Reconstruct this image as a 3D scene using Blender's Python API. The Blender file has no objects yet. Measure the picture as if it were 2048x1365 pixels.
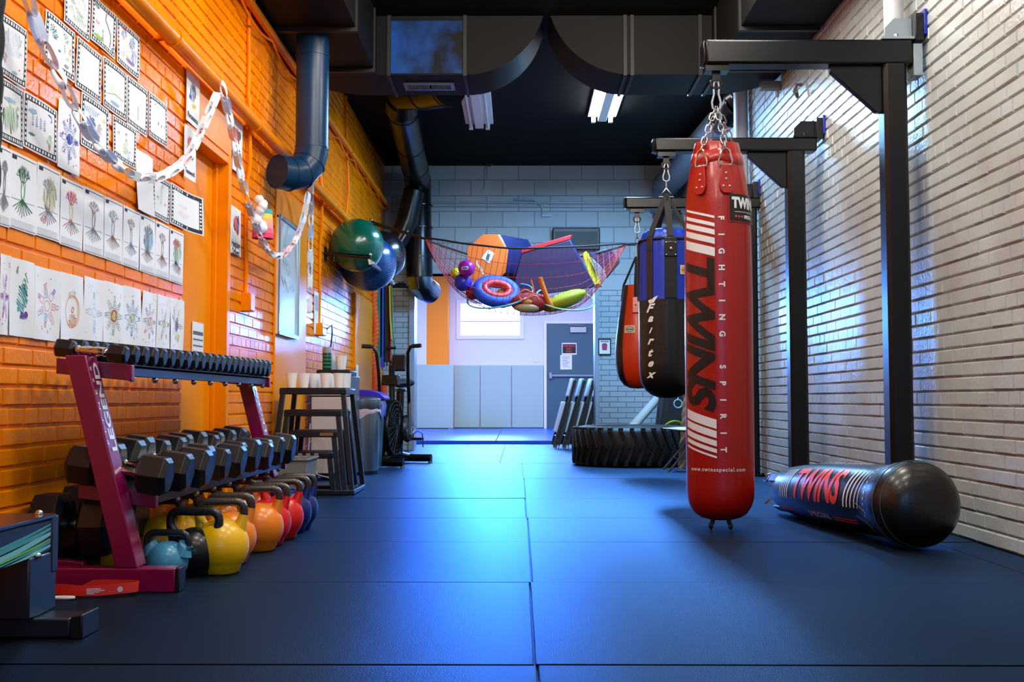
import bpy, bmesh, math, random
from mathutils import Vector, Matrix
random.seed(7)
SC = bpy.context.scene
COL = SC.collection
PI = math.pi
# ---------------------------------------------------------------- camera
F, CX, CY = 2150.0, 1024.0, 682.5
PITCH, YAW, CAMH = math.atan(117.5/F), math.atan(13.0/F), 0.64
CR = Matrix.Rotation(YAW, 3, 'Z') @ Matrix.Rotation(PI/2+PITCH, 3, 'X')
CO = Vector((0, 0, CAMH))
def ray(px, py): return CR @ Vector(((px-CX)/F, -(py-CY)/F, -1.0))
def atY(px, py, Y):
    d = ray(px, py); return CO + d*(Y/d.y)
def atX(px, py, X):
    d = ray(px, py); return CO + d*(X/d.x)
def atZ(px, py, Z=0.0):
    d = ray(px, py); return CO + d*((Z-CAMH)/d.z)
cam_d = bpy.data.cameras.new('camera'); cam = bpy.data.objects.new('camera', cam_d); COL.objects.link(cam)
cam.location = CO; cam.rotation_euler = CR.to_euler(); cam_d.sensor_width = 36; cam_d.lens = 36*F/2048
cam_d.clip_start = 0.05; SC.camera = cam
# ---------------------------------------------------------------- materials
def lin(c):
    o = []
    for x in c:
        x /= 255.0
        o.append(x/12.92 if x <= 0.04045 else ((x+0.055)/1.055)**2.4)
    return (*o, 1.0)
MATS = {}
def M(name, rgb=None, rough=0.5, metal=0.0, spec=0.5, coat=0.0, bump=None, emit=None, var=None, alpha=1.0, aniso=0.0):
    """bump=(noise scale, strength); var=(noise scale, second rgb, low, high): blotches of a second paint"""
    if name in MATS: return MATS[name]
    m = bpy.data.materials.new(name); m.use_nodes = True
    nt = m.node_tree; b = nt.nodes['Principled BSDF']
    b.inputs['Base Color'].default_value = lin(rgb)
    b.inputs['Roughness'].default_value = rough; b.inputs['Metallic'].default_value = metal
    b.inputs['Specular IOR Level'].default_value = spec
    b.inputs['Coat Weight'].default_value = coat; b.inputs['Coat Roughness'].default_value = 0.15
    if emit:
        b.inputs['Emission Color'].default_value = (*emit[0], 1); b.inputs['Emission Strength'].default_value = emit[1]
    tc = None
    if bump or var: tc = nt.nodes.new('ShaderNodeTexCoord')
    if bump:
        n = nt.nodes.new('ShaderNodeTexNoise'); n.inputs['Scale'].default_value = bump[0]; n.inputs['Detail'].default_value = 5
        nt.links.new(tc.outputs['Object'], n.inputs['Vector'])
        bp = nt.nodes.new('ShaderNodeBump'); bp.inputs['Strength'].default_value = bump[1]; bp.inputs['Distance'].default_value = 0.01
        nt.links.new(n.outputs['Fac'], bp.inputs['Height']); nt.links.new(bp.outputs['Normal'], b.inputs['Normal'])
    if var:
        n = nt.nodes.new('ShaderNodeTexNoise'); n.inputs['Scale'].default_value = var[0]; n.inputs['Detail'].default_value = 6
        nt.links.new(tc.outputs['Object'], n.inputs['Vector'])
        r = nt.nodes.new('ShaderNodeMapRange'); r.inputs[1].default_value = var[2]; r.inputs[2].default_value = var[3]
        nt.links.new(n.outputs['Fac'], r.inputs[0])
        x = nt.nodes.new('ShaderNodeMix'); x.data_type = 'RGBA'
        x.inputs[6].default_value = lin(rgb); x.inputs[7].default_value = lin(var[1])
        nt.links.new(r.outputs[0], x.inputs[0]); nt.links.new(x.outputs[2], b.inputs['Base Color'])
    MATS[name] = m; return m
# ---------------------------------------------------------------- mesh builder
class MB:
    def __init__(s): s.v, s.f, s.m = [], [], []
    def add(s, vs, fs, mi=0):
        o = len(s.v); s.v += [Vector(p) for p in vs]
        for f in fs: s.f.append([o+i for i in f]); s.m.append(mi)
        return s
    def box(s, x0, x1, y0, y1, z0, z1, mi=0, R=None, c=(0, 0, 0)):
        vs = [Vector((x, y, z)) for x in (x0, x1) for y in (y0, y1) for z in (z0, z1)]
        if R is not None: vs = [R @ p + Vector(c) for p in vs]
        return s.add(vs, [(0,1,3,2),(4,6,7,5),(0,4,5,1),(2,3,7,6),(0,2,6,4),(1,5,7,3)], mi)
    def hexa(s, vs, mi=0):
        return s.add(vs, [(0,1,3,2),(4,6,7,5),(0,4,5,1),(2,3,7,6),(0,2,6,4),(1,5,7,3)], mi)
    def tube(s, pts, r, n=10, closed=False, mi=0, sq=None, up0=None):
        P = [Vector(p) for p in pts]; N = len(P); rings = []
        rr = r if isinstance(r, (list, tuple)) else [r]*N
        t0 = (P[1]-P[0]).normalized()
        up = Vector(up0) if up0 else (Vector((0,0,1)) if abs(t0.z) < .9 else Vector((0,1,0)))
        for i in range(N):
            a = P[i-1] if (i > 0 or closed) else P[0]
            b = P[(i+1) % N] if (i < N-1 or closed) else P[-1]
            t = (b-a).normalized()
            up = (up - t*up.dot(t)).normalized(); sd = t.cross(up)
            ring = []
            for k in range(n):
                an = 2*PI*(k+.5)/n
                ca, sa = math.cos(an), math.sin(an)
                if sq: ca *= sq[0]; sa *= sq[1]
                ring.append(P[i]+(sd*ca+up*sa)*rr[i])
            rings.append(ring)
        vs = [q for ring in rings for q in ring]; fs = []
        M_ = N if closed else N-1
        for i in range(M_):
            j = (i+1) % N
            for k in range(n):
                l = (k+1) % n
                fs.append((i*n+k, i*n+l, j*n+l, j*n+k))
        if not closed: fs += [tuple(range(n))[::-1], tuple(range((N-1)*n, N*n))]
        return s.add(vs, fs, mi)
    def lathe(s, prof, n=32, o=(0,0,0), ax=None, mi=0, caps=True):
        """prof: (radius, height); ax: 3x3 matrix whose z column is the axis"""
        o = Vector(o); vs = []; fs = []
        for r, h in prof:
            for k in range(n):
                a = 2*PI*k/n; p = Vector((r*math.cos(a), r*math.sin(a), h))
                vs.append(o + (ax @ p if ax is not None else p))
        for i in range(len(prof)-1):
            for k in range(n):
                l = (k+1) % n
                fs.append((i*n+k, i*n+l, (i+1)*n+l, (i+1)*n+k))
        if caps:
            if prof[0][0] > 1e-5: fs.append(tuple(range(n))[::-1])
            if prof[-1][0] > 1e-5: fs.append(tuple(range((len(prof)-1)*n, len(prof)*n)))
        return s.add(vs, fs, mi)
    def ball(s, c, r, n=32, m=16, sc=(1,1,1), mi=0):
        vs = []; fs = []
        for i in range(m+1):
            t = PI*i/m
            for k in range(n):
                a = 2*PI*k/n
                vs.append(Vector(c)+Vector((r*sc[0]*math.sin(t)*math.cos(a), r*sc[1]*math.sin(t)*math.sin(a), -r*sc[2]*math.cos(t))))
        for i in range(m):
            for k in range(n):
                l = (k+1) % n; fs.append((i*n+k, i*n+l, (i+1)*n+l, (i+1)*n+k))
        return s.add(vs, fs, mi)
    def prism(s, poly, ext, mi=0):
        n = len(poly); P = [Vector(p) for p in poly]; e = Vector(ext)
        vs = P+[p+e for p in P]
        fs = [tuple(range(n))[::-1], tuple(range(n, 2*n))]+[(i, (i+1) % n, n+(i+1) % n, n+i) for i in range(n)]
        return s.add(vs, fs, mi)
    def move(s, d):
        d = Vector(d)
        for p in s.v: p += d
        return s
    def build(s, name, mats, parent=None, smooth=40, bevel=0, subsurf=0, weld=False, keepn=False):
        me = bpy.data.meshes.new(name)
        me.from_pydata([tuple(p) for p in s.v], [], s.f)
        if not isinstance(mats, (list, tuple)): mats = [mats]
        for mm in mats: me.materials.append(mm)
        me.polygons.foreach_set('material_index', s.m)
        if not keepn:
            bm = bmesh.new(); bm.from_mesh(me)
            bmesh.ops.remove_doubles(bm, verts=bm.verts, dist=1e-6)
            bmesh.ops.recalc_face_normals(bm, faces=bm.faces); bm.to_mesh(me); bm.free()
        if smooth:
            me.polygons.foreach_set('use_smooth', [True]*len(me.polygons))
            me.set_sharp_from_angle(angle=math.radians(smooth))
        me.update()
        o = bpy.data.objects.new(name, me); COL.objects.link(o)
        if parent: o.parent = parent
        if bevel:
            b = o.modifiers.new('bevel', 'BEVEL'); b.width = bevel; b.segments = 2; b.limit_method = 'ANGLE'
        if subsurf:
            b = o.modifiers.new('sub', 'SUBSURF'); b.levels = subsurf; b.render_levels = subsurf
        return o
def tag(o, label, cat, group=None, kind=None):
    o['label'] = label; o['category'] = cat
    if group: o['group'] = group
    if kind: o['kind'] = kind
    return o
def thing(name, label, cat, loc=(0,0,0), rotz=0.0, group=None):
    o = bpy.data.objects.new(name, None); COL.objects.link(o); o.empty_display_size = 0.1
    o.location = loc; o.rotation_euler = (0, 0, rotz)
    return tag(o, label, cat, group)
def struct(o): o['kind'] = 'structure'; return o
def single(mb, name, mats, label, cat, group=None, loc=None, **k):
    """a one-mesh thing whose origin is put at its base"""
    if loc is None:
        n = len(mb.v)
        loc = Vector((sum(p.x for p in mb.v)/n, sum(p.y for p in mb.v)/n, min(p.z for p in mb.v)))
    mb.move(-Vector(loc)); o = mb.build(name, mats, **k); o.location = loc
    return tag(o, label, cat, group)
def kids(o): return list(o.children)
def dup(root, loc=None, rotz=None, label=None, parent=None):
    c = root.copy(); COL.objects.link(c)
    if parent is not None: c.parent = parent
    if loc is not None: c.location = loc
    if rotz is not None: c.rotation_euler = (0, 0, rotz)
    if label: c['label'] = label
    for ch in kids(root): dup(ch, parent=c)
    return c
# ---------------------------------------------------------------- lettering
def text2d(s, size, shear=0.0, offset=0.0, space=1.0, w=None, h=None, align='CENTER'):
    """flat triangles of the built-in typeface, scaled to the asked width/height; returns bmesh centred on 0,0"""
    cu = bpy.data.curves.new('t', 'FONT'); cu.body = s; cu.size = size; cu.shear = shear; cu.offset = offset
    cu.space_character = space; cu.resolution_u = 3; cu.fill_mode = 'FRONT'
    ob = bpy.data.objects.new('t', cu); me = bpy.data.meshes.new_from_object(ob)
    bm = bmesh.new(); bm.from_mesh(me)
    bpy.data.objects.remove(ob); bpy.data.curves.remove(cu); bpy.data.meshes.remove(me)
    if not bm.verts: return bm
    xs = [v.co.x for v in bm.verts]; ys = [v.co.y for v in bm.verts]
    x0, x1, y0, y1 = min(xs), max(xs), min(ys), max(ys)
    sx = w/(x1-x0) if w else 1; sy = h/(y1-y0) if h else 1
    if w and not h: sy = sx
    if h and not w: sx = sy
    for v in bm.verts: v.co.x = (v.co.x-(x0+x1)/2)*sx; v.co.y = (v.co.y-(y0+y1)/2)*sy; v.co.z = 0
    return bm
def slices(bm, step):
    for ax in (0, 1):
        cs = [v.co[ax] for v in bm.verts]; a, b = min(cs), max(cs); t = a+step
        while t < b-1e-6:
            co = [0,0,0]; no = [0,0,0]; co[ax] = t; no[ax] = 1
            bmesh.ops.bisect_plane(bm, geom=bm.verts[:]+bm.edges[:]+bm.faces[:], plane_co=co, plane_no=no); t += step
    return bm
def lay(mb, bm, fn, mi=0, free=True):
    """put flat letter shapes onto a surface: fn(u,v) -> point"""
    bm.verts.index_update()
    mb.add([fn(v.co.x, v.co.y) for v in bm.verts], [[v.index for v in f.verts] for f in bm.faces], mi)
    if free: bm.free()
def rect2d(x0, x1, y0, y1, shear=0.0):
    bm = bmesh.new()
    bm.faces.new([bm.verts.new((x+shear*y, y, 0)) for x, y in ((x0,y0),(x1,y0),(x1,y1),(x0,y1))]); return bm
# ---------------------------------------------------------------- shared materials
ORANGE = (252, 142, 0)
m_lw = M('orange_gloss_paint', ORANGE, 0.22, spec=0.06, coat=0, bump=(60, 0.16), var=(3.0, (228, 120, 6), 0.45, 0.75))
m_lw2 = M('orange_flat_paint', (250, 146, 4), 0.34, spec=.08, bump=(25, 0.12))
m_rw = M('white_brick_paint', (190, 199, 199), 0.27, coat=.25, bump=(55, 0.22), var=(2.2, (172, 170, 168), 0.45, 0.8))
m_rwj = M('grey_mortar', (138, 130, 130), 0.8, bump=(40, 0.3))  # joints in a darker grey than the brick paint
m_black = M('black_powder_coat', (7, 8, 10), 0.3, spec=.35, bump=(220, 0.08))
m_blackg = M('black_gloss_paint', (10, 11, 13), 0.22)
m_rub = M('black_rubber', (20, 22, 24), 0.55, bump=(120, 0.12))
m_chrome = M('chrome', (205, 210, 218), 0.14, metal=1.0)
m_zinc = M('zinc_steel', (170, 176, 182), 0.32, metal=1.0)
m_white = M('white_plastic', (226, 230, 234), 0.4)
m_paper = M('white_paper', (236, 240, 248), 0.75)
m_blackpl = M('black_plastic', (9, 10, 12), 0.42)
m_fabblk = M('black_webbing', (26, 25, 24), 0.8, bump=(300, 0.3))
m_ceil = M('black_ceiling_paint', (4, 4, 5), 0.8, spec=.15, bump=(8, 0.3))
m_duct = M('black_duct_paint', (14, 13, 12), 0.6, spec=.12, bump=(14, 0.08))
m_maroon = M('maroon_metallic_enamel', (132, 6, 70), 0.24, coat=0.4, bump=(900, 0.05))
m_wtext = M('white_print', (232, 232, 238), 0.45)
LX, RX, BY, HC = -1.71, 2.06, 13.65, 3.64
RY = -3.0
# ---------------------------------------------------------------- brick walls
def brick_wall(name, X, sg, y0, y1, z0, z1, mats, bl, rh, jt, jh, dep, holes=(), header=None, seed=1, chips=0.0015):
    """real courses: every brick is a low frustum on the mortar plane X; sg = outward normal along X"""
    rnd = random.Random(seed); mb = MB(); rows = int((z1-z0)/rh)+1
    for r in range(rows):
        za, zb = z0+r*rh+jh/2, min(z0+(r+1)*rh-jh/2, z1)
        if zb-za < 0.01: continue
        hd = header is not None and r % header[0] == header[1]
        L = bl/2 if hd else bl
        y = y0-(bl/4 if hd else (bl/2 if r % 2 else 0))
        off = rnd.uniform(-.004, .004)
        while y < y1:
            a, b = max(y+jt/2, y0), min(y+L-jt/2, y1); y += L
            if b-a < 0.02: continue
            segs = [(a, b)]
            for hy0, hy1, hz0, hz1 in holes:
                if zb > hz0+.01 and za < hz1-.01:
                    ns = []
                    for p, q in segs:
                        if q <= hy0 or p >= hy1: ns.append((p, q)); continue
                        if p < hy0: ns.append((p, hy0))
                        if q > hy1: ns.append((hy1, q))
                    segs = ns
            for p, q in segs:
                if q-p < .015: continue
                d = dep+rnd.uniform(-chips, chips); j = [rnd.uniform(0, .0025) for _ in range(4)]
                xf = X+sg*d; c = .0035
                vs = [(X, p, za), (X, q, za), (X, q, zb), (X, p, zb),
                      (xf, p+c, za+c+off*.3+j[0]), (xf, q-c, za+c+j[1]), (xf, q-c, zb-c-j[2]), (xf, p+c, zb-c-j[3])]
                mb.add(vs, [(4,5,6,7),(0,1,5,4),(1,2,6,5),(2,3,7,6),(3,0,4,7)], 0)
    # mortar plane round the holes, closed by a core behind it
    ys = sorted({y0, y1, *[h[0] for h in holes], *[h[1] for h in holes]}); zs = sorted({z0, z1, *[h[2] for h in holes], *[h[3] for h in holes]})
    for a, b in zip(ys, ys[1:]):
        for c, d in zip(zs, zs[1:]):
            if any(h[0] <= a and b <= h[1] and h[2] <= c and d <= h[3] for h in holes): continue
            mb.add([(X,a,c),(X,b,c),(X,b,d),(X,a,d)], [(0,1,2,3)], 1)
            mb.add([(X-sg*.12,a,c),(X-sg*.12,b,c),(X-sg*.12,b,d),(X-sg*.12,a,d)], [(0,1,2,3)], 1)
    return struct(mb.build(name, mats, smooth=0, keepn=True))
# the orange wall's door
dl0, dl1 = atX(371, 300, LX).y, atX(453, 300, LX).y+.02
DZ = atX(437, 314, LX).z
brick_wall('wall_left', LX-.008, 1, RY, BY, 0, HC, [m_lw, m_lw], .215, .0685, .007, .011, .008,
           holes=[(dl0, dl1, 0, DZ)], header=(6, 2), seed=3)
brick_wall('wall_right', RX+.008, -1, RY, BY, 0, HC, [m_rw, m_rwj], .208, .0680, .005, .0085, .0075, header=(6, 3), seed=5, chips=.0025)
mb = MB(); mb.box(LX-.14, LX-.075, dl0, dl1, 0, DZ)
mb.box(LX-.076, LX-.068, dl0+.05, dl0+.054, .02, DZ-.02)
d1 = struct(mb.build('door_1', m_lw2))
mb = MB()
mb.box(LX-.11, LX+.012, dl1, dl1+.06, 0, DZ+.05); mb.box(LX-.075, LX-.05, dl1-.03, dl1, 0, DZ)
mb.box(LX-.11, LX+.008, dl0-.0, dl1+.06, DZ, DZ+.045)
struct(mb.build('door_frame', m_lw2, parent=d1, bevel=.003))
mb = MB(); mb.box(LX-.002, LX+.01, dl0-.02, dl1+.06, DZ+.05, atX(445, 205, LX).z)
struct(mb.build('trim_1', m_lw2, bevel=.003))          # flat transom panel over the door
pa, pb = atX(550, 400, LX), atX(612, 400, LX)
mb = MB(); mb.box(LX-.004, LX+.012, pa.y, pb.y, .02, 2.15)
struct(mb.build('trim_2', m_lw2, bevel=.004))          # filled-in opening behind the whiteboard
qa, qb = atX(705, 700, LX), atX(742, 700, LX)
mb = MB(); mb.box(LX-.004, LX+.03, qa.y, qb.y-.12, 0, 1.75)
struct(mb.build('trim_3', m_lw2, bevel=.004))          # flat pier past the plug box
# ---------------------------------------------------------------- floor of rubber mats
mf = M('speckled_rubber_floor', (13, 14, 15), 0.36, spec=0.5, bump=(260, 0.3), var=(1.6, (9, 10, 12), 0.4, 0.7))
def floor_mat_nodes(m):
    # dusty black rubber; the far room's blue reflection is put into its gloss tint
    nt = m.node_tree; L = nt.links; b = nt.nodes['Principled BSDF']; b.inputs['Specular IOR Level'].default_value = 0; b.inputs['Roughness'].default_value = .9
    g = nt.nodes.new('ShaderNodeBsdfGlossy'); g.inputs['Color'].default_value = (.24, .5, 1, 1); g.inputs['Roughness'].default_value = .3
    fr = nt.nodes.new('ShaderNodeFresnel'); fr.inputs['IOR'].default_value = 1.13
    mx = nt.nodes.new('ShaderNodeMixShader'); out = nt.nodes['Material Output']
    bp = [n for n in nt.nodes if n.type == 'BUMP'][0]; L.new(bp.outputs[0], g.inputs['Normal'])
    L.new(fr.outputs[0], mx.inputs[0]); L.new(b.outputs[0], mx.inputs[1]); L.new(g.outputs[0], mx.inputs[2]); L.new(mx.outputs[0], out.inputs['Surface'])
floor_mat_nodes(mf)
mb = MB(); mb.box(-2.2, 2.3, RY, 22.6, -.12, -.012)
rows = [-3.0, -1.9, -.85, .25, 1.35] + [atZ(1050, y).y for y in (1330, 1165, 1084, 1036, 997, 957, 927)]
rows += [12.4, 13.65, 15.55]
rnd = random.Random(4)
for i, (a, b) in enumerate(zip(rows, rows[1:])):
    sx = .045+rnd.uniform(-.014, .014) if b < 11.2 else -.19
    g = .0022
    for x0, x1 in ((-1.83, sx), (sx, 1.87), (1.87, 2.06)):
        z = rnd.uniform(-.002, .0)
        t = rnd.uniform(-.0012, .0012)
        vs = [(x, y, zz) for x in (x0+g, x1-g) for y in (a+g, b-g) for zz in (-.02, z+t*(1 if x == x0+g else -1))]
        mb.hexa(vs)
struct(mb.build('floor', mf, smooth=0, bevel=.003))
mb = MB(); mb.box(-2.3, 2.4, RY-.2, BY+.3, HC, HC+.15)
struct(mb.build('ceiling', m_ceil, smooth=0))
mb = MB(); mb.box(-2.0, 2.3, RY-.15, RY, 0, HC)
struct(mb.build('wall_rear', M('rear_wall_paint', (120, 128, 140), .6), smooth=0))
# ---------------------------------------------------------------- block wall at the back
def block_mat():
    m = bpy.data.materials.new('painted_block'); m.use_nodes = True; nt = m.node_tree; L = nt.links
    b = nt.nodes['Principled BSDF']; b.inputs['Roughness'].default_value = .5
    tc = nt.nodes.new('ShaderNodeTexCoord'); sp = nt.nodes.new('ShaderNodeSeparateXYZ'); cb = nt.nodes.new('ShaderNodeCombineXYZ')
    L.new(tc.outputs['Object'], sp.inputs[0]); L.new(sp.outputs['X'], cb.inputs['X']); L.new(sp.outputs['Z'], cb.inputs['Y'])
    def br(w, h):
        n = nt.nodes.new('ShaderNodeTexBrick'); n.inputs['Scale'].default_value = 1
        n.inputs['Brick Width'].default_value = w; n.inputs['Row Height'].default_value = h
        n.inputs['Mortar Size'].default_value = .006; n.inputs['Mortar Smooth'].default_value = .3
        n.inputs['Color1'].default_value = lin((166, 182, 190)); n.inputs['Color2'].default_value = lin((156, 172, 182)); n.inputs['Mortar'].default_value = lin((116, 128, 140))
        L.new(cb.outputs[0], n.inputs['Vector']); return n
    n1, n2 = br(.406, .2032), br(.21, .0677)
    g = nt.nodes.new('ShaderNodeMath'); g.operation = 'GREATER_THAN'; g.inputs[1].default_value = 2.03
    L.new(sp.outputs['Z'], g.inputs[0])
    mx = nt.nodes.new('ShaderNodeMix'); mx.data_type = 'RGBA'; L.new(g.outputs[0], mx.inputs[0]); L.new(n2.outputs['Color'], mx.inputs[6]); L.new(n1.outputs['Color'], mx.inputs[7])
    L.new(mx.outputs[2], b.inputs['Base Color'])
    mf_ = nt.nodes.new('ShaderNodeMix'); mf_.data_type = 'FLOAT'; L.new(g.outputs[0], mf_.inputs[0]); L.new(n2.outputs['Fac'], mf_.inputs[2]); L.new(n1.outputs['Fac'], mf_.inputs[3])
    inv = nt.nodes.new('ShaderNodeMath'); inv.operation = 'SUBTRACT'; inv.inputs[0].default_value = 1; L.new(mf_.outputs[0], inv.inputs[1])
    no = nt.nodes.new('ShaderNodeTexNoise'); no.inputs['Scale'].default_value = 60; L.new(tc.outputs['Object'], no.inputs['Vector'])
    ad = nt.nodes.new('ShaderNodeMath'); ad.operation = 'MULTIPLY_ADD'; ad.inputs[1].default_value = .25; L.new(no.outputs['Fac'], ad.inputs[0]); L.new(inv.outputs[0], ad.inputs[2])
    bp = nt.nodes.new('ShaderNodeBump'); bp.inputs['Distance'].default_value = .008; bp.inputs['Strength'].default_value = .7
    L.new(ad.outputs[0], bp.inputs['Height']); L.new(bp.outputs['Normal'], b.inputs['Normal'])
    return m
m_block = block_mat()
OX0, OX1, OZ = atY(826, 700, BY).x, atY(1193, 700, BY).x, atY(1000, 548, BY).z
mb = MB(); T = .28
mb.box(LX-.2, OX0, BY, BY+T, 0, HC); mb.box(OX1, RX+.3, BY, BY+T, 0, HC); mb.box(OX0, OX1, BY, BY+T, OZ, HC)
struct(mb.build('wall_back', m_block, smooth=0))
m_jamb = M('pale_blue_steel_jamb', (150, 164, 182), .35)
mb = MB()
mb.box(OX0-.05, OX0+.02, BY-.03, BY+T+.02, 0, OZ+.04); mb.box(OX1-.02, OX1+.03, BY-.025, BY+T+.02, 0, OZ+.04); mb.box(OX0-.05, OX1+.03, BY-.03, BY+T+.02, OZ, OZ+.1)
struct(mb.build('trim_4', m_jamb, bevel=.004))
p0, p1 = atY(770, 405, BY), atY(1290, 414, BY)
mb = MB(); mb.tube([(LX+.02, BY-.02, p0.z), (p1.x, BY-.02, p0.z-.02)], .014, 8); mb.tube([(LX+.02, BY-.02, p0.z-.05), (p1.x, BY-.02, p0.z-.07)], .009, 8)
a = atY(1083, 412, BY).x
mb.tube([(a-.35, BY-.02, p0.z+.03), (a-.1, BY-.02, p0.z+.02), (a, BY-.02, p0.z-.05), (a+.02, BY-.02, p0.z-.16)], .01, 8)
mb.box(a, a+.12, BY-.03, BY, p0.z-.19, p0.z-.16)
struct(mb.build('trim_5', m_jamb))
# ---------------------------------------------------------------- room beyond the doorway
FY = 22.3
m_fw = M('lilac_white_wall', (224, 226, 232), .6); m_fo = M('orange_stripe_paint', (255, 142, 12), .5)
wl, wr = atY(913, 640, FY), atY(1048, 640, FY)
wz0, wz1 = atY(980, 679, FY).z, atY(980, 600, FY).z
mb = MB(); x0, x1 = -2.3, 2.4
mb.box(x0, wl.x+.05, FY, FY+.2, 0, 3.2); mb.box(wr.x-.05, x1, FY, FY+.2, 0, 3.2)
mb.box(wl.x+.05, wr.x-.05, FY, FY+.2, 0, wz0+.05); mb.box(wl.x+.05, wr.x-.05, FY, FY+.2, wz1-.05, 3.2)
struct(mb.build('wall_far', m_fw, smooth=0))
mb = MB(); mb.box(x0-.1, x0, BY+T, FY+.2, 0, 3.2); struct(mb.build('wall_far_left', m_fw, smooth=0))
mb = MB(); mb.box(x1, x1+.1, BY+T, FY+.2, 0, 3.2); struct(mb.build('wall_far_right', m_fw, smooth=0))
mb = MB(); mb.box(x0-.1, x1+.1, BY+T, FY+.2, 3.2, 3.3); struct(mb.build('ceiling_far', m_fw, smooth=0))
px0, px1, po = atY(833, 700, FY-.35), atY(896, 700, FY-.35), atY(853, 700, FY-.35)
mb = MB(); mb.box(x0, po.x, FY-.35, FY, 0, 3.2, 0); mb.box(po.x, px1.x, FY-.352, FY, 0, 3.2, 1)
struct(mb.build('trim_6', [m_fw, m_fo], smooth=0))
m_wf = M('white_window_frame', (236, 236, 244), .4)
m_glow = M('bright_daylight_glass', (255, 255, 255), .2, emit=((.55, .76, 1.0), 8))
mb = MB()
def ring(mb, xa, xb, za, zb, w, y0, y1):
    mb.box(xa, xa+w, y0, y1, za, zb); mb.box(xb-w, xb, y0, y1, za, zb); mb.box(xa+w, xb-w, y0, y1, za, za+w); mb.box(xa+w, xb-w, y0, y1, zb-w, zb)
ring(mb, wl.x, wr.x, wz0, wz1, .085, FY-.03, FY+.1)
w1 = struct(mb.build('window_1', m_wf, bevel=.004))
mb = MB(); zc = atY(980, 643, FY).z
mb.box(wl.x+.085, wr.x-.085, FY+.03, FY+.07, zc-.012, zc+.012); struct(mb.build('window_frame', m_jamb, parent=w1))
mb = MB(); mb.box(wl.x+.085, wr.x-.085, FY+.07, FY+.08, wz0+.085, wz1-.085)
struct(mb.build('window_pane', m_glow, parent=w1))
# steel exit door
dx0, dx1, dz1 = atY(1093, 700, FY).x, atY(1200, 700, FY).x, atY(1100, 648, FY).z
m_sd = M('slate_blue_steel_door', (62, 100, 116), .42)
mb = MB(); mb.box(dx0, dx1+.02, FY-.035, FY+.0, .03, dz1); d2 = struct(mb.build('door_2', m_sd, bevel=.003))
mb = MB(); w = .055
mb.box(dx0-w, dx0, FY-.06, FY, 0, dz1+w); mb.box(dx1, dx1+w, FY-.06, FY, 0, dz1+w); mb.box(dx0, dx1, FY-.06, FY, dz1, dz1+w)
struct(mb.build('door_frame', m_wf, parent=d2, bevel=.003))
a, b = atY(1140, 655, FY), atY(1172, 666, FY)
mb = MB(); mb.box(a.x, b.x, FY-.1, FY-.035, b.z, a.z); mb.tube([(b.x-.05, FY-.08, a.z+.03), (a.x-.05, FY-.06, a.z+.05)], .01)
struct(mb.build('door_closer', m_zinc, parent=d2, bevel=.003))
a = atY(1098, 752, FY)
mb = MB(); mb.box(a.x, a.x+.06, FY-.12, FY-.035, a.z-.06, a.z+.06); mb.box(a.x+.06, dx1-.06, FY-.1, FY-.06, a.z-.02, a.z+.02); mb.box(dx1-.08, dx1-.03, FY-.11, FY-.035, a.z-.04, a.z+.04)
struct(mb.build('push_bar', m_zinc, parent=d2, bevel=.004))
a = atY(1138, 698, FY)
m_sign = M('black_sign_card', (24, 14, 18), .5); m_red = M('red_print', (196, 40, 52), .5)
mb = MB(); mb.box(a.x-.15, a.x+.155, FY-.038, FY-.036, a.z-.125, a.z+.12, 0); mb.box(a.x-.135, a.x+.14, FY-.04, FY-.038, a.z-.095, a.z+.095, 1)
for k, s in enumerate(('EMERGENCY', 'EXIT', 'ONLY')):
    lay(mb, text2d(s, .05, h=.038, offset=.004), lambda u, v, k=k: (a.x+u, FY-.0412, a.z+.055-.055*k+v), 2)
single(mb, 'exit_sign', [m_paper, m_sign, m_red], 'black sign with red emergency exit lettering on the steel door', 'sign', smooth=0, keepn=True)
c = atY(1132, 725, FY)
m_ink = M('grey_ink', (92, 98, 110), .6)
mb = MB(); mb.box(c.x-.12, c.x+.12, FY-.038, FY-.036, c.z-.15, c.z+.15, 0)
for k in range(9): mb.box(c.x-.09+.01*(k % 3), c.x+.09-.02*(k % 4), FY-.0388, FY-.038, c.z+.11-.026*k, c.z+.118-.026*k, 1)
single(mb, 'paper_notice', [m_paper, m_ink], 'white paper notice below the exit sign on the steel door', 'notice', smooth=0)
c = atY(1073, 719, FY)
mb = MB(); mb.box(c.x-.045, c.x+.045, FY-.012, FY, c.z-.065, c.z+.065); mb.box(c.x-.008, c.x+.008, FY-.024, FY-.012, c.z-.015, c.z+.015)
single(mb, 'light_switch', m_white, 'white light switch on the far wall beside the door frame', 'light switch', bevel=.003)
# grey wall pads
m_pad = M('grey_blue_vinyl', (162, 192, 188), .5, bump=(30, .08))
zt, zb_ = atY(1000, 731, FY).z, .06
edges = [907, 960, 1023, 1088]
for k in range(3):
    a, b = atY(edges[k], 800, FY-.05).x, atY(edges[k+1], 800, FY-.05).x
    mb = MB(); mb.box(a+.006, b-.006, FY-.05, FY, zb_, zt)
    single(mb, 'wall_pad', m_pad, ['grey wall pad under the window, just right of the corner pad', 'middle grey wall pad below the window', 'grey wall pad nearest the steel door'][k], 'wall pad', 'grey pads along the far wall', bevel=.012)
a, b = atY(833, 800, FY-.4).x, atY(907, 800, FY-.4).x
mb = MB(); mb.box(a, b, FY-.41, FY-.353, zb_, zt-.0)
single(mb, 'wall_pad', m_pad, 'wide grey wall pad standing forward below the orange stripe', 'wall pad', 'grey pads along the far wall', bevel=.012)
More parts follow.
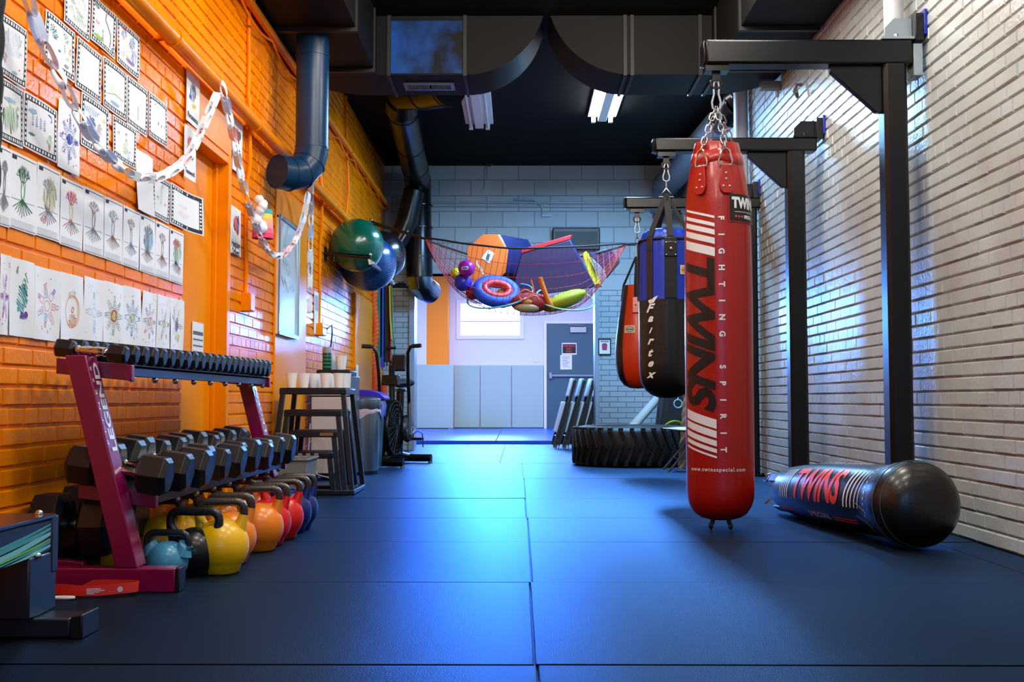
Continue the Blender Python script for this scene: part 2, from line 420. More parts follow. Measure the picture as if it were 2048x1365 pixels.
# blue mats
m_mat = M('blue_vinyl_mat', (18, 84, 214), .3, bump=(40, .05))
MY = 15.6; xm = atZ(972, 866, .05).x
for k, (xa, xb, ya, yb, lb) in enumerate(((-2.25, -.33, MY, FY-.42, 'blue floor mat on the left of the far room'), (-.325, 2.0, MY, 19.0, 'blue floor mat at the front right of the far room'), (-.325, 2.0, 19.005, FY-.06, 'blue floor mat at the foot of the far wall pads'))):
    mb = MB(); mb.box(xa, xb, ya, yb, 0, .05)
    single(mb, 'floor_mat', m_mat, lb, 'mat', 'blue floor mats', bevel=.006)
# picture and screen on the block wall
c = atY(1209, 694, BY); s = BY/F
mb = MB(); ring(mb, c.x-.082, c.x+.082, c.z-.105, c.z+.105, .014, BY-.025, BY)
t = thing('framed_picture', 'small black framed picture on the block wall beside the doorway', 'picture', (c.x, BY, c.z-.105)); mb.move(-Vector((c.x, BY, c.z-.105)))
mb.build('frame', m_blackpl, t)
mb = MB(); mb.box(-.07, .07, -.012, -.001, .012, .198, 0)
m_pink = M('crimson_print', (190, 40, 84), .5)
mb.prism([(-.03, -.0125, .06), (.03, -.0125, .06), (.035, -.0125, .13), (.02, -.0125, .15), (-.02, -.0125, .15), (-.035, -.0125, .13)], (0, -.0006, 0), 1)
mb.box(-.05, .05, -.0131, -.0125, .165, .178, 2)
mb.build('print', [m_paper, m_pink, m_ink], t, smooth=0)
a, b = atY(1105, 456, BY-.1), atY(1200, 500, BY-.1)
t = thing('wall_monitor', 'black flat box hung high on the block wall behind the net', 'monitor', ((a.x+b.x)/2, BY, b.z)); w = (b.x-a.x)/2; h = a.z-b.z
mb = MB(); mb.box(-w, w, -.12, -.03, 0, h); mb.build('housing', m_blackpl, t, bevel=.012)
mb = MB(); mb.box(-w+.03, w-.03, -.124, -.12, .03, h-.05); mb.build('screen', M('dark_screen', (6, 8, 10), .5), t)
mb = MB(); mb.box(-.08, .08, -.03, 0, h*.3, h*.8); mb.build('bracket', m_black, t)
c = atY(979, 326, BY-.06)
t = thing('ceiling_sensor', 'small black round sensor at the ceiling edge of the block wall', 'sensor', (c.x, BY-.07, c.z))
mb = MB(); mb.ball((0, 0, 0), .05, 20, 12); mb.build('housing', m_blackpl, t)
mb = MB(); mb.tube([(0, .03, 0), (0, .07, 0)], .025); mb.build('mount', m_blackpl, t)
mb = MB(); mb.tube([(-.045, .055, 0), (-.06, .055, -.15), (-.055, .055, -.3), (-.12, .055, -.38)], .005, 6); mb.build('cable', m_jamb, t)
# ---------------------------------------------------------------- ceiling duct (one connected run)
ZB, D0, D1 = 3.155, 8.2, 8.76
XL, XR = -1.1, 1.5
ZT = HC-.02
t = thing('ceiling_duct', 'large black rectangular air duct crossing the ceiling with two rounded elbows', 'duct', (0, D0, ZB))
o = Vector((0, D0, ZB))
m_flat = m_duct
m_worn = M('worn_blue_duct_paint', (8, 11, 16), .5, spec=.12, bump=(14, .08), var=(2.6, (22, 66, 136), .42, .62))
def part(mb, name, mat, parent=t, **k):
    mb.move(-o); return mb.build(name, mat, parent, **k)
def arc(cx, cz, R, a0, a1, n): return [(cx+R*math.cos(a0+(a1-a0)*i/n), cz+R*math.sin(a0+(a1-a0)*i/n)) for i in range(n+1)]
# side branches that run along the walls towards the viewer, rounded in plan where they turn
def plan(pts, z0, z1, mb): return mb.prism([(x, y, z0) for x, y in pts], (0, 0, z1-z0))
WL, WR = LX+.03, RX-.03
R = .5
pl = [(WL, RY), (XL, RY), (XL, D0), (XL+.3, D0), (XL+.3, D1)] + [(x, y) for x, y in arc(WL+R, D1-R, R, PI/2, PI, 10)]
part(plan(pl, ZB, ZT, MB()), 'left_branch', m_flat)
pr = [(WR, RY), (XR, RY), (XR, D0), (XR-.3, D0), (XR-.3, D1)] + [(x, y) for x, y in arc(WR-R, D1-R, R, PI/2, 0, 10)]
part(plan(pr, ZB, ZT, MB()), 'right_branch', m_flat)
ex0, ex1 = atY(930, 130, D0).x, atY(1262, 130, D0).x
em = (atY(1090, 0, D0).x+atY(1096, 0, D0).x)/2
def elbow(xs, sg, tip):
    R = abs(tip-xs); prof = [(xs, ZB)]+[(xs+sg*R*math.sin(q), ZB+R-R*math.cos(q)) for q in [PI/2*i/20 for i in range(1, 21)]]
    prof = [p for p in prof if p[1] < ZT]; 
    prof += [(prof[-1][0]+sg*.012, ZT), (xs, ZT)]
    return MB().prism([(x, D0, z) for x, z in prof], (0, D1-D0, 0))
part(elbow(ex0, 1, em-.006), 'elbow', m_flat); part(elbow(ex1, -1, em+.006), 'elbow', m_flat)
mb = MB(); mb.box(XL+.3, ex0, D0, D1, ZB, ZT); part(mb, 'straight_section', m_flat)
mb = MB(); mb.box(ex1, XR-.3, D0, D1, ZB, ZT); part(mb, 'straight_section', m_flat)
a, b = atY(782, 100, D0).x, atY(925, 100, D0).x
mb = MB(); mb.box(a, b, D0-.006, D0, ZB+.01, ZT-.04); part(mb, 'worn_panel', m_worn)['label'] = 'duct panel with worn blue paint'
m_seam = M('duct_seam', (34, 33, 32), .5, spec=.2)
for px in (778, 930, 1250, 1264, 1400, 1430):
    x = atY(px, 100, D0).x; mb = MB(); mb.box(x-.014, x+.014, D0-.018, D0, ZB-.012, ZT)
    mb.box(x-.012, x+.012, D0-.001, D1, ZB-.014, ZB); part(mb, 'seam_flange', m_seam)
for y in (7.15, 8.05, 6.1):
    mb = MB(); mb.box(WL, XL+.012, y-.03, y+.012, ZB-.03, ZB); mb.box(XL-.012, XL+.012, y-.03, y+.012, ZB-.001, ZT); part(mb, 'seam_flange', m_seam)
    mb = MB(); mb.box(XR-.012, WR, y-.03, y+.012, ZB-.03, ZB); mb.box(XR-.012, XR+.012, y-.03, y+.012, ZB-.001, ZT); part(mb, 'seam_flange', m_seam)
va, vb = atZ(815, 152, ZB), atZ(896, 168, ZB)
mb = MB(); cx, cy = (va.x+vb.x)/2, (D0+D1)/2; hw = .17
ring_ = [(cx-hw-.03, cx-hw), (cx+hw, cx+hw+.03)]
for q in ring_: mb.box(q[0], q[1], cy-.09, cy+.09, ZB-.016, ZB)
mb.box(cx-hw, cx+hw, cy-.09, cy-.06, ZB-.016, ZB); mb.box(cx-hw, cx+hw, cy+.06, cy+.09, ZB-.016, ZB)
vt = part(mb, 'vent_grille', M('blue_grey_grille', (96, 112, 132), .35))
mb = MB()
for k in range(20):
    x = cx-hw+.012+k*.0167
    if k != 10: mb.box(-.002, .002, -.06, .06, -.008, .008, R=Matrix.Rotation(.6, 3, 'Y'), c=(x, cy, ZB-.008))
mb.move(-o); mb.build('slat', MATS['blue_grey_grille'], vt)
# ---------------------------------------------------------------- drop pipe on the left
m_bpipe = M('dark_blue_grey_pipe', (10, 48, 82), .34, spec=.35, bump=(30, .06))
c = Vector((-1.42, 7.3, 0)); rp = .112
zt = ZB; zb = atY(600, 300, 7.3).z
ed = Vector((-.62, -.78, 0)).normalized()
t = thing('drop_pipe', 'blue black round pipe hanging from the left duct and turning to the orange wall', 'pipe', (c.x, c.y, zt))
mb = MB(); mb.tube([(0, 0, -.0), (0, 0, zb-zt)], rp, 32)
for z in (-.14, zb-zt+.02): mb.tube([(0, 0, z), (0, 0, z-.012)], rp+.004, 32)
mb.build('pipe', m_bpipe, t)
pts = [Vector((0, 0, zb-zt))]; Rb = .2
for i in range(1, 4):
    q = PI/2*i/3; pts.append(Vector((0, 0, zb-zt-Rb*math.sin(q)))+ed*(Rb*(1-math.cos(q))))
pts.append(pts[-1]+ed*.1)
mb = MB(); mb.tube(pts, rp+.002, 32); 
for i in (1, 2, 3): mb.tube([pts[i]-(pts[i+1]-pts[i-1]).normalized()*.004, pts[i]+(pts[i+1]-pts[i-1]).normalized()*.004], rp+.006, 32)
mb.build('elbow', m_bpipe, t, smooth=25)
# ---------------------------------------------------------------- spiral pipe on the back left
m_spi = M('black_sheet_metal', (22, 24, 28), .24, bump=(18, .05), metal=.3)
def P(px, py, Y): return atY(px, py, Y)
yv = BY-.3
q0, q1, q2, q3 = P(880, 190, 9.1), P(793, 206, 10.0), P(836, 362, yv), P(839, 556, yv)
q0.z = ZB+.1-.1
t = thing('spiral_pipe', 'black round air pipe slanting from the duct down past the block wall', 'pipe', q3); w = [q-q3 for q in (q0, q1, q2, q3)]
w[0] = P(900, 176, 9.5)-q3
w[1] = P(800, 192, 10.3)-q3
r0 = .165
mb = MB(); mb.tube([w[0], w[0].lerp(w[1], .45), w[1]+Vector((.02, -.04, .02)), w[1]+Vector((0, .12, -.07)), w[1].lerp(w[2], .12)], r0, 32)
for f_ in (.05, .5, .98):
    p = w[0].lerp(w[1], f_); d = (w[1]-w[0]).normalized()*.006; mb.tube([p-d, p+d], r0+.006, 32)
mb.build('upper_elbow', m_spi, t, smooth=30)
mb = MB(); mb.tube([w[1].lerp(w[2], .1), w[1].lerp(w[2], .97)], r0-.004, 32)
for f_ in (.14, .5, .78):
    p = w[1].lerp(w[2], f_); d = (w[2]-w[1]).normalized()*.006; mb.tube([p-d, p+d], r0+.001, 32)
mb.build('sloping_section', m_spi, t, smooth=30)
mb = MB(); mb.tube([w[1].lerp(w[2], .96), w[2]+Vector((0, 0, -.06)), w[2]+Vector((0, 0, -.2)), w[3]], r0, 32)
for z in (.25, .62, .9): mb.tube([w[3]+Vector((0, 0, z)), w[3]+Vector((0, 0, z+.012))], r0+.004, 32)
mb.build('vertical_section', m_spi, t, smooth=30)
mb = MB(); e = w[3]; mb.tube([e+Vector((0, 0, .03)), e+Vector((.0, .02, -.06)), e+Vector((.05, .1, -.12)), e+Vector((.12, .24, -.16))], [r0, r0, r0*.95, r0*.9], 28)
mb.build('silver_outlet', M('galvanised_metal', (150, 172, 190), .22, metal=1), t, smooth=30)['label'] = 'shiny galvanised end'
b0, b1 = P(828, 382, yv-.22)-q3, P(812, 452, yv-.22)-q3; b2 = P(778, 515, yv-.22)-q3
mb = MB(); mb.tube([b0, b1.lerp(b0, .15), b1.lerp(b2, .2), b2, b2+(b2-b1)*.25], r0*.78, 28); mb.build('branch_pipe', m_spi, t, smooth=30)
mb = MB(); mb.tube([P(816, 462, yv-.45)-q3, P(794, 497, yv-.45)-q3], .012, 8); mb.tube([P(816, 462, yv-.45)-q3, P(816, 462, yv-.25)-q3], .008, 8); mb.build('damper_handle', m_zinc, t)
# diagonal pipe on the right
g0, g1, g2 = P(1490, 195, 9.3), P(1462, 240, 10.6), P(1330, 372, 13.4)
t = thing('diagonal_pipe', 'dark round pipe with ribbed elbow slanting behind the red bag chains', 'pipe', g2); g = [x-g2 for x in (g0, g1, g2)]
g[0] = P(1545, 140, 9.5)-g2; g[1] = P(1478, 208, 10.2)-g2
mb = MB(); mb.tube([g[0], g[0].lerp(g[1], .5), g[1]+Vector((.0, -.05, .05)), g[1]+Vector((-.03, .06, -.06)), g[1].lerp(g[2], .15)], .17, 28)
for f_ in (.3, .5, .7, .9): p = g[0].lerp(g[1], f_); d = (g[1]-g[0]).normalized()*.012; mb.tube([p-d, p+d], .178, 28)
mb.build('ribbed_elbow', m_spi, t, smooth=30)
mb = MB(); mb.tube([g[1].lerp(g[2], .12), g[2]], .165, 28); mb.tube([g[2], g[2]+Vector((-.02, .05, -.35))], .165, 28); mb.build('straight_section', M('blue_grey_pipe', (92, 104, 122), .34), t, smooth=30)
# ---------------------------------------------------------------- ceiling lights
def strip_light(name, label, x, y0, y1, lit):
    t = thing(name, label, 'ceiling light', (x, (y0+y1)/2, HC-.03)); L = (y1-y0)/2
    mb = MB(); mb.hexa([(-.15, -L, 0), (-.15, -L, .03), (-.15, L, 0), (-.15, L, .03), (.15, -L, 0), (.15, -L, .03), (.15, L, 0), (.15, L, .03)])
    mb.box(-.045, .045, -L, L, -.05, 0)
    mb.build('housing', m_white, t, bevel=.004)
    for s in (-1, 1):
        mb = MB(); mb.tube([(s*.09, -L+.02, -.035), (s*.09, L-.02, -.035)], .016, 12)
        mb.build('tube', M('lit_tube', (255, 255, 255), .3, emit=((.86, .95, 1), 40)) if lit else M('unlit_tube', (214, 222, 236), .25), t)
        mb = MB(); mb.box(s*.09-.022, s*.09+.022, -L-.02, -L+.03, -.06, 0); mb.box(s*.09-.022, s*.09+.022, L-.03, L+.02, -.06, 0); mb.build('lamp_holder', m_white, t)
a, b = atZ(951, 180, HC-.05), atZ(957, 252, HC-.05)
strip_light('strip_light', 'unlit white strip light on the black ceiling, left of the lit one', (a.x+b.x)/2, 9.9, b.y, False)
a, b = atZ(1214, 187, HC-.05), atZ(1208, 238, HC-.05)
strip_light('strip_light', 'brightly lit strip light on the black ceiling', (a.x+b.x)/2, 9.9, b.y, True)
# ---------------------------------------------------------------- pipes and conduits on the orange wall
def clip(mb, p, r):
    mb.tube([p+Vector((0, -.015, 0)), p+Vector((0, .015, 0))], r+.006, 12); mb.box(LX, p.x, p.y-.012, p.y+.012, p.z-.012, p.z+.012)
zp = atX(400, 125, LX+.09).z
mb = MB(); xp = LX+.075; mb.tube([(xp, RY, zp), (xp, BY-.02, zp)], .04, 16)
for y in (5.0, 6.6, 7.5, 9.4, 11.5): clip(mb, Vector((xp, y, zp)), .04)
single(mb, 'wall_pipe', m_lw, 'thick orange painted pipe running along the orange wall', 'pipe', loc=(LX, 0, zp))
zq = atX(575, 111, LX+.06).z
mb = MB(); mb.tube([(LX+.05, RY, zq), (LX+.05, BY-.02, zq)], .028, 12)
for y in (4.5, 6.5, 8.5, 10.5, 12.5): clip(mb, Vector((LX+.05, y, zq)), .028)
pts = []
for i in range(41): y = 6.2+i*.18; pts.append((LX+.055, y, zq-.05-.06*abs(math.sin(i*PI/5))))
mb.tube(pts, .007, 6)
single(mb, 'wall_pipe', m_lw, 'thinner orange painted pipe with slack cable, high on the orange wall', 'pipe', loc=(LX, 0, zq))
def conduit(px, ytop, ybot, bw, bh, label, wob):
    p = atX(px, ybot, LX+.02); zt_ = HC-.02
    t = thing('wall_conduit', label, 'conduit', (LX, p.y, p.z-bh/2))
    mb = MB(); n = 26; h = zt_-p.z
    mb.tube([(.012+.015*(1 if wob and 8 < i < 14 else 0), wob*math.sin(i*.9)*.4, bh+h*i/n-.02) for i in range(n+1)], .013, 10)
    mb.build('conduit', m_lw, t)
    mb = MB(); mb.box(-.002, .055, -bw/2, bw/2, 0, bh); mb.box(.055, .06, -bw/2+.006, bw/2-.006, .006, bh-.006); mb.build('junction_box', m_lw2, t, bevel=.004)
    return t
conduit(493, 0, 605, .115, .115, 'orange conduit with square box on the orange wall, left of the whiteboard', .03)
t = conduit(640, 0, 660, .2, .1, 'orange conduit down to a wide socket box on the orange wall, right of the whiteboard', .02)
mb = MB(); mb.box(.03, .06, .1, .13, .02, .08); mb.tube([(.055, .115, .06), (.1, .12, .1), (.1, .14, .02), (.07, .15, -.25), (.07, .14, -.32)], .007, 8); mb.build('black_cable', m_blackpl, t)['label'] = 'black plug and cable'
mb = MB(); y = 10.4
mb.tube([(LX+.016, y, HC-.02), (LX+.02, y+.03, 3.1), (LX+.05, y+.01, 2.7), (LX+.016, y, 2.3), (LX+.016, y, 1.9)], .013, 10)
single(mb, 'wall_conduit', m_lw, 'orange conduit on the orange wall above the exercise balls', 'conduit')
# right-hand white pipes
m_wp = M('white_pipe_paint', (206, 208, 212), .4)
x_ = RX-.075; y_ = atX(1487, 700, x_).y
mb = MB(); mb.tube([(x_, y_, 0), (x_, y_, HC)], .062, 24); mb.tube([(x_, y_, .0), (x_, y_, .12)], .07, 24)
single(mb, 'white_pipe', m_wp, 'white vertical pipe on the white wall behind the red bag', 'pipe')
y_ = atX(1787, 40, RX-.09).y
mb = MB(); mb.tube([(RX-.09, y_, 0), (RX-.09, y_, HC)], .05, 24)
single(mb, 'white_pipe', m_wp, 'white vertical pipe on the white wall above the nearest bag stand', 'pipe')
# rusty hook and bracket on the white wall
p = atX(1597, 183, RX-.03)
mb = MB(); mb.tube([(RX-.004, p.y, p.z+.05), (RX-.04, p.y, p.z+.05), (RX-.06, p.y, p.z), (RX-.05, p.y-.04, p.z-.05), (RX-.07, p.y-.1, p.z-.03)], .012, 8)
single(mb, 'wall_hook', M('old_iron', (96, 84, 66), .6), 'bent iron hook high on the white wall between the bag stands', 'hook')
p = atX(1548, 172, RX-.05)
mb = MB(); mb.box(RX-.16, RX-.004, p.y-.04, p.y+.04, p.z-.03, p.z+.03); mb.tube([(RX-.03, p.y-.04, p.z), (RX-.03, p.y-.04, p.z-.1)], .01)
single(mb, 'junction_box', M('grey_box_paint', (120, 126, 128), .5), 'small grey box on the white wall beside the duct', 'box', bevel=.004)
# ---------------------------------------------------------------- bag stands
m_blue = M('blue_plastic_pad', (20, 44, 168), .4); m_gal = M('galvanised_plate', (158, 172, 182), .35, metal=.6)
def bag_stand(Y, pxl, pyt, pyb, ppx, label, first=False, wide=.118):
    xl = atY(pxl, pyt, Y).x; zt, zb = atY(pxl, pyt, Y).z, atY(pxl, pyb, Y).z; xp = atY(ppx, 600, Y).x
    t = thing('bag_stand', label, 'bag stand', (xp, Y, 0), group='steel bag stands along the white wall')
    w = wide/2
    def oct_(z0, z1, mb):
        c = .018; pp = [(-w+c,-w),(w-c,-w),(w,-w+c),(w,w-c),(w-c,w),(-w+c,w),(-w,w-c),(-w,-w+c)]
        return mb.prism([(x, y, z0) for x, y in pp], (0, 0, z1-z0))
    oct_(0.012, zb, MB()).build('post', m_black, t, smooth=20)
    mb = MB(); mb.box(-.1, .1, -.1, .1, 0, .012)
    for a in (-.075, .075):
        for b in (-.075, .075): mb.tube([(a, b, .012), (a, b, .026)], .012, 6)
    mb.build('base_plate', m_black, t, bevel=.002)
    xe = .16 if not first else .11
    mb = MB(); mb.box(xl-xp, xe-.02, -w, w, zb, zt); mb.build('beam', m_black, t, bevel=.012)
    mb = MB(); x = xl-xp; mb.box(x-.012, x, -w+.004, w-.004, zb+.004, zt-.004); mb.build('end_cap', m_blackg, t, bevel=.008)
    mb = MB(); h = .24
    mb.prism([(-w, -.02, zb), (-w, -.02, zb-h), (-w-.03, -.02, zb-h), (-w-h-.02, -.02, zb-.03), (-w-h-.02, -.02, zb)], (0, .04, 0)); mb.build('gusset', m_black, t, bevel=.003)
    # wall mount
    xw = RX-xp
    mb = MB(); mb.box(xe-.18, xw-.06, -.06, .06, zt, zt+.014)
    for b in (-.04, .04): mb.tube([(xe-.1, b, zt+.012), (xe-.1, b, zt+.03)], .013, 6)
    mb.prism([(xw-.2, -.02, zt+.014), (xw-.06, -.02, zt+.014), (xw-.06, -.02, zt+.12), (xw-.15, -.02, zt+.12), (xw-.2, -.02, zt+.07)], (0, .012, 0))
    mb.build('mount_plate', m_gal if first else m_black, t, bevel=.002)
    mb = MB(); mb.box(xw-.06, xw-.018, -.07, .07, zt-.01, zt+.13)
    for z in (zt+.05, zt+.1): mb.tube([(xw-.12, 0, z), (xw-.02, 0, z)], .01, 8)
    mb.build('wall_bracket', m_black, t, bevel=.003)
    mb = MB(); mb.box(xw-.018, xw-.002, -.075, .075, zt+.02, zt+.15); mb.build('wall_pad', m_blue, t, bevel=.003)
    if first:
        mb = MB(); mb.box(xe-.018, xe+.03, -.05, .05, zb-.06, zt-.02); mb.build('rear_plate', m_gal, t, bevel=.003)
    # trolley hook under the tip
    xh = atY(pxl+24, pyb, Y).x-xp
    mb = MB(); mb.box(xh-.06, xh+.06, -.04, .04, zb-.03, zb-.002); mb.box(xh-.02, xh+.02, -.012, .012, zb-.075, zb-.03)
    mb.tube([(xh+.028*math.cos(a), 0, zb-.085+.028*math.sin(a)) for a in [2*PI*i/14 for i in range(14)]], .008, 8, closed=True)
    mb.build('swivel_hook', m_blackg, t)
    return xh+xp, zb-.11
S1, S2, S3 = 5.4, 7.2, 9.15
h1 = bag_stand(S1, 1408, 86, 134, 1793, 'nearest black steel bag stand, holding the red bag', True)
h2 = bag_stand(S2, 1308, 279, 306, 1593, 'second black steel bag stand, holding the blue and black bag')
h3 = bag_stand(S3, 1250, 397, 419, 1500, 'farthest black steel bag stand, holding the orange bag')
# ---------------------------------------------------------------- chain links and snap hooks
def link_pts(c, d, L, W, side, n=16):
    d = d.normalized(); s = (side-d*side.dot(d)).normalized(); out = []
    for i in range(n):
        a = 2*PI*i/n; ca, sa = math.cos(a), math.sin(a)
        y = (L/2-W/2)*(1 if sa > 0 else -1)*(1 if abs(sa) > .15 else 0)+W/2*sa
        out.append(c+s*(W/2*ca)+d*y)
    return out
def chain(mb, a, b, L=.05, W=.026, r=.0036):
    d = b-a; n = max(1, round(d.length/(L-2.2*r))); s0 = Vector((1, 0, 0)) if abs(d.normalized().x) < .9 else Vector((0, 1, 0))
    s1 = d.normalized().cross(s0)
    for i in range(n): mb.tube(link_pts(a+d*((i+.5)/n), d, L, W, s0 if i % 2 else s1), r, 6, closed=True)
def snap(mb, top, length=.13, w=.045, r=.0055):
    pts = [(0, 0, 0), (w*.22, 0, -.004), (w*.3, 0, -.02), (w*.26, 0, -length*.45), (w*.5, 0, -length*.72), (w*.42, 0, -length*.93), (0, 0, -length), (-w*.42, 0, -length*.93), (-w*.5, 0, -length*.72), (-w*.26, 0, -length*.45), (-w*.3, 0, -.02), (-w*.22, 0, -.004)]
    mb.tube([Vector(top)+Vector(p) for p in pts], r, 8, closed=True)
def frame_of(fn, u, v): return fn(u, v)
def rev_map(prof, cx, cy, ang0, lift=.003):
    """letters on an upright bag: u to the right round the bag, v up; prof(z) radius, ang0 the angle that faces the reader"""
    def fn(u, v, r0=None):
        r = prof(v)+lift; a = ang0+u/max(prof(v), .02)
        return (cx+r*math.cos(a), cy+r*math.sin(a), v)
    return fn
def interp(tab):
    def f(z):
        if z <= tab[0][1]: return tab[0][0]
        for (r0, z0), (r1, z1) in zip(tab, tab[1:]):
            if z <= z1: return r0+(r1-r0)*(z-z0)/(z1-z0)
        return tab[-1][0]
    return f
# ---------------------------------------------------------------- the red heavy bag
m_redbag = M('red_leather', (160, 13, 3), .33, coat=.25, bump=(90, .1))
m_bink = M('black_print', (14, 12, 14), .4)
zt, zb = atY(1425, 290, S1).z, atY(1433, 1040, S1).z
H = zt-zb; RB = .168
bx = h1[0]
t = thing('heavy_bag', 'tall red heavy bag hanging from the nearest bag stand', 'punching bag', (bx, S1, zb))
prof = [(0, 0), (.06, .003), (.1, .014), (.13, .034), (.15, .064), (.162, .1), (.167, .15), (.168, .3), (.169, H*.55), (.166, H*.75), (.158, H*.84), (.146, H*.9), (.127, H*.955), (.12, H*.97), (.116, H*.985), (.109, H), (.09, H+.004), (.06, H-.02), (0, H-.03)]
def rmod(r, z, a):
    f_ = max(0, (z/H-.78)/.22)
    return r*(1+.03*f_*f_*math.sin(4*a+.6)+.007*f_*math.sin(11*a)+.004*f_*math.sin(17*a+z*20)+.004*math.sin(3*a+z*7))
mb = MB(); n = 144; vs = []; fs = []
sub = []
for (r0, z0), (r1, z1) in zip(prof, prof[1:]):
    k = 6 if z1-z0 > .1 else 2
    sub += [(r0+(r1-r0)*i/k, z0+(z1-z0)*i/k) for i in range(k)]
sub.append(prof[-1])
for r, z in sub:
    for k in range(n):
        a = 2*PI*k/n; f_ = max(0, (z/H-.8)/.2)
        rr = rmod(r, z, a)
        vs.append((rr*math.cos(a), rr*math.sin(a), z+(.007*f_*f_*math.sin(2*a+1.0) if r > .05 else 0)))
for i in range(len(sub)-1):
    for k in range(n): l = (k+1) % n; fs.append((i*n+k, i*n+l, (i+1)*n+l, (i+1)*n+k))
mb.add(vs, fs); mb.build('bag_body', m_redbag, t, smooth=60)
rH = interp([(r, z) for r, z in prof if r > .1 and z < H])
mb = MB(); bt = [(.0, H*.938), (.004, H*.94), (.005, H*.955), (.004, H*.971), (.0, H*.973)]
vs = []; fs = []
for r, z in bt:
    for k in range(n): a = 2*PI*k/n; z2 = z+.008*math.sin(4*a+2); rr = rmod(rH(z2), z2, a)+r; vs.append((rr*math.cos(a), rr*math.sin(a), z2))
for i in range(4):
    for k in range(n): l = (k+1) % n; fs.append((i*n+k, i*n+l, (i+1)*n+l, (i+1)*n+k))
mb.add(vs, fs); mb.build('top_band', m_redbag, t, smooth=60)
R_ = interp([(r, z) for r, z in prof if z <= H*.96 and r > .1])
face = math.atan2(-S1, -bx)                               # towards the doorway side where the camera stands
fm = rev_map(lambda z: R_(z)*1.004, 0, 0, face, .0022)
def zz(py): return atY(1433, py, S1).z-zb
def down(fn, u0, z0):   # rotated 90 degrees clockwise: text x runs down, text y runs to the right
    return lambda x, y: fn(u0+y, z0-x)
uw = lambda px: math.asin(max(-.99, min(.99, (px-1433)/67.5)))*RB
ua, ub = uw(1371), uw(1427)
bw = ub-ua; uc = (ua+ub)/2
mb = MB()
zc = zz(672); L = zz(520)-zz(822)
b_ = text2d('TWINS', 1, shear=.3, offset=.035, space=.92, w=L, h=bw); lay(mb, slices(b_, .014), down(fm, uc, zc))
mb.build('lettering', m_bink, t, smooth=0, keepn=True)['label'] = 'large black word printed down the bag'
mb = MB(); sh = .3
for ys in ((432, 436.5), (446, 453), (459, 469), (475, 487), (494, 511), (828, 846), (850, 864), (869, 880), (885, 893), (899, 903)):
    mid = (ys[0]+ys[1])/2; zc_ = zz(mid)
    mb = MB(); r_ = rect2d(-(zz(ys[0])-zz(ys[1]))/2, (zz(ys[0])-zz(ys[1]))/2, -bw/2, bw/2, sh); lay(mb, slices(r_, .014), down(fm, uc, zc_-.0)); mb.build('white_stripe', m_wtext, t, smooth=0, keepn=True)
us = uw(1440); mb = MB()
s = 'FIGHTING SPIRIT'; ya, yb = 447, 897
for i, ch in enumerate(s):
    if ch == ' ': continue
    py = ya+(yb-ya)*i/(len(s)-1)
    b_ = text2d(ch, .03, offset=.0012, h=.03); lay(mb, slices(b_, .012), down(fm, us, zz(py)))
mb.build('white_lettering', m_wtext, t, smooth=0, keepn=True)['label'] = 'small white letters spaced down the bag'
mb = MB(); b_ = text2d('www.twinsspecial.com', .03, offset=.0006, space=1.25, h=.024); 
x1 = max(v.co.x for v in b_.verts); uu = uw(1480)
lay(mb, slices(b_, .012), lambda x, y: fm(uu-x1+x, zz(937)+y))
mb.build('web_address', m_wtext, t, smooth=0, keepn=True)['label'] = 'small white web address round the foot'
fm2 = rev_map(lambda z: R_(z)*1.012, 0, 0, face, .003)
l0, z0, z1 = uw(1456), zz(452), zz(399); hw = .1; uc2 = l0+hw
mb = MB(); lay(mb, slices(rect2d(-hw-.006, hw+.006, z0-.006, z1+.006), .012), lambda x, y: fm2(uc2+x, y)); mb.build('label_patch_border', m_redbag, t, smooth=0)
fm3 = rev_map(lambda z: R_(z)*1.012, 0, 0, face, .0045)
mb = MB(); lay(mb, slices(rect2d(-hw, hw, z0, z1), .012), lambda x, y: fm3(uc2+x, y)); lp = mb.build('label_patch', m_bink, t, smooth=0)
fm4 = rev_map(lambda z: R_(z)*1.012, 0, 0, face, .006); zm = (z0+z1)/2
mb = MB(); lay(mb, slices(text2d('TWINS', .05, offset=.003, w=.18, h=.058), .012), lambda x, y: fm4(uc2+x, zm+.024+y))
lay(mb, slices(text2d('www.twinsspecial.com', .012, w=.15, h=.01), .012), lambda x, y: fm4(uc2+x, zm-.022+y))
lay(mb, slices(text2d('SPECIAL', .02, offset=.001, w=.06, h=.018), .012), lambda x, y: fm4(uc2+.012+x, zm-.045+y))
mb.build('patch_lettering', m_wtext, lp, smooth=0, keepn=True)
mb = MB()
for k in range(6):
    bm = bmesh.new(); vs_ = [bm.verts.new((.009*(1 if i % 2 == 0 else .42)*math.sin(PI*i/5), .009*(1 if i % 2 == 0 else .42)*math.cos(PI*i/5), 0)) for i in range(10)]; bm.faces.new(vs_)
    lay(mb, bm, lambda x, y, k=k: fm4(uc2+(-.068+.018*k if k < 3 else .014+.018*k-.01)+x, zm-.045+y))
mb.build('patch_stars', M('pink_print', (206, 84, 92), .5), lp, smooth=0)
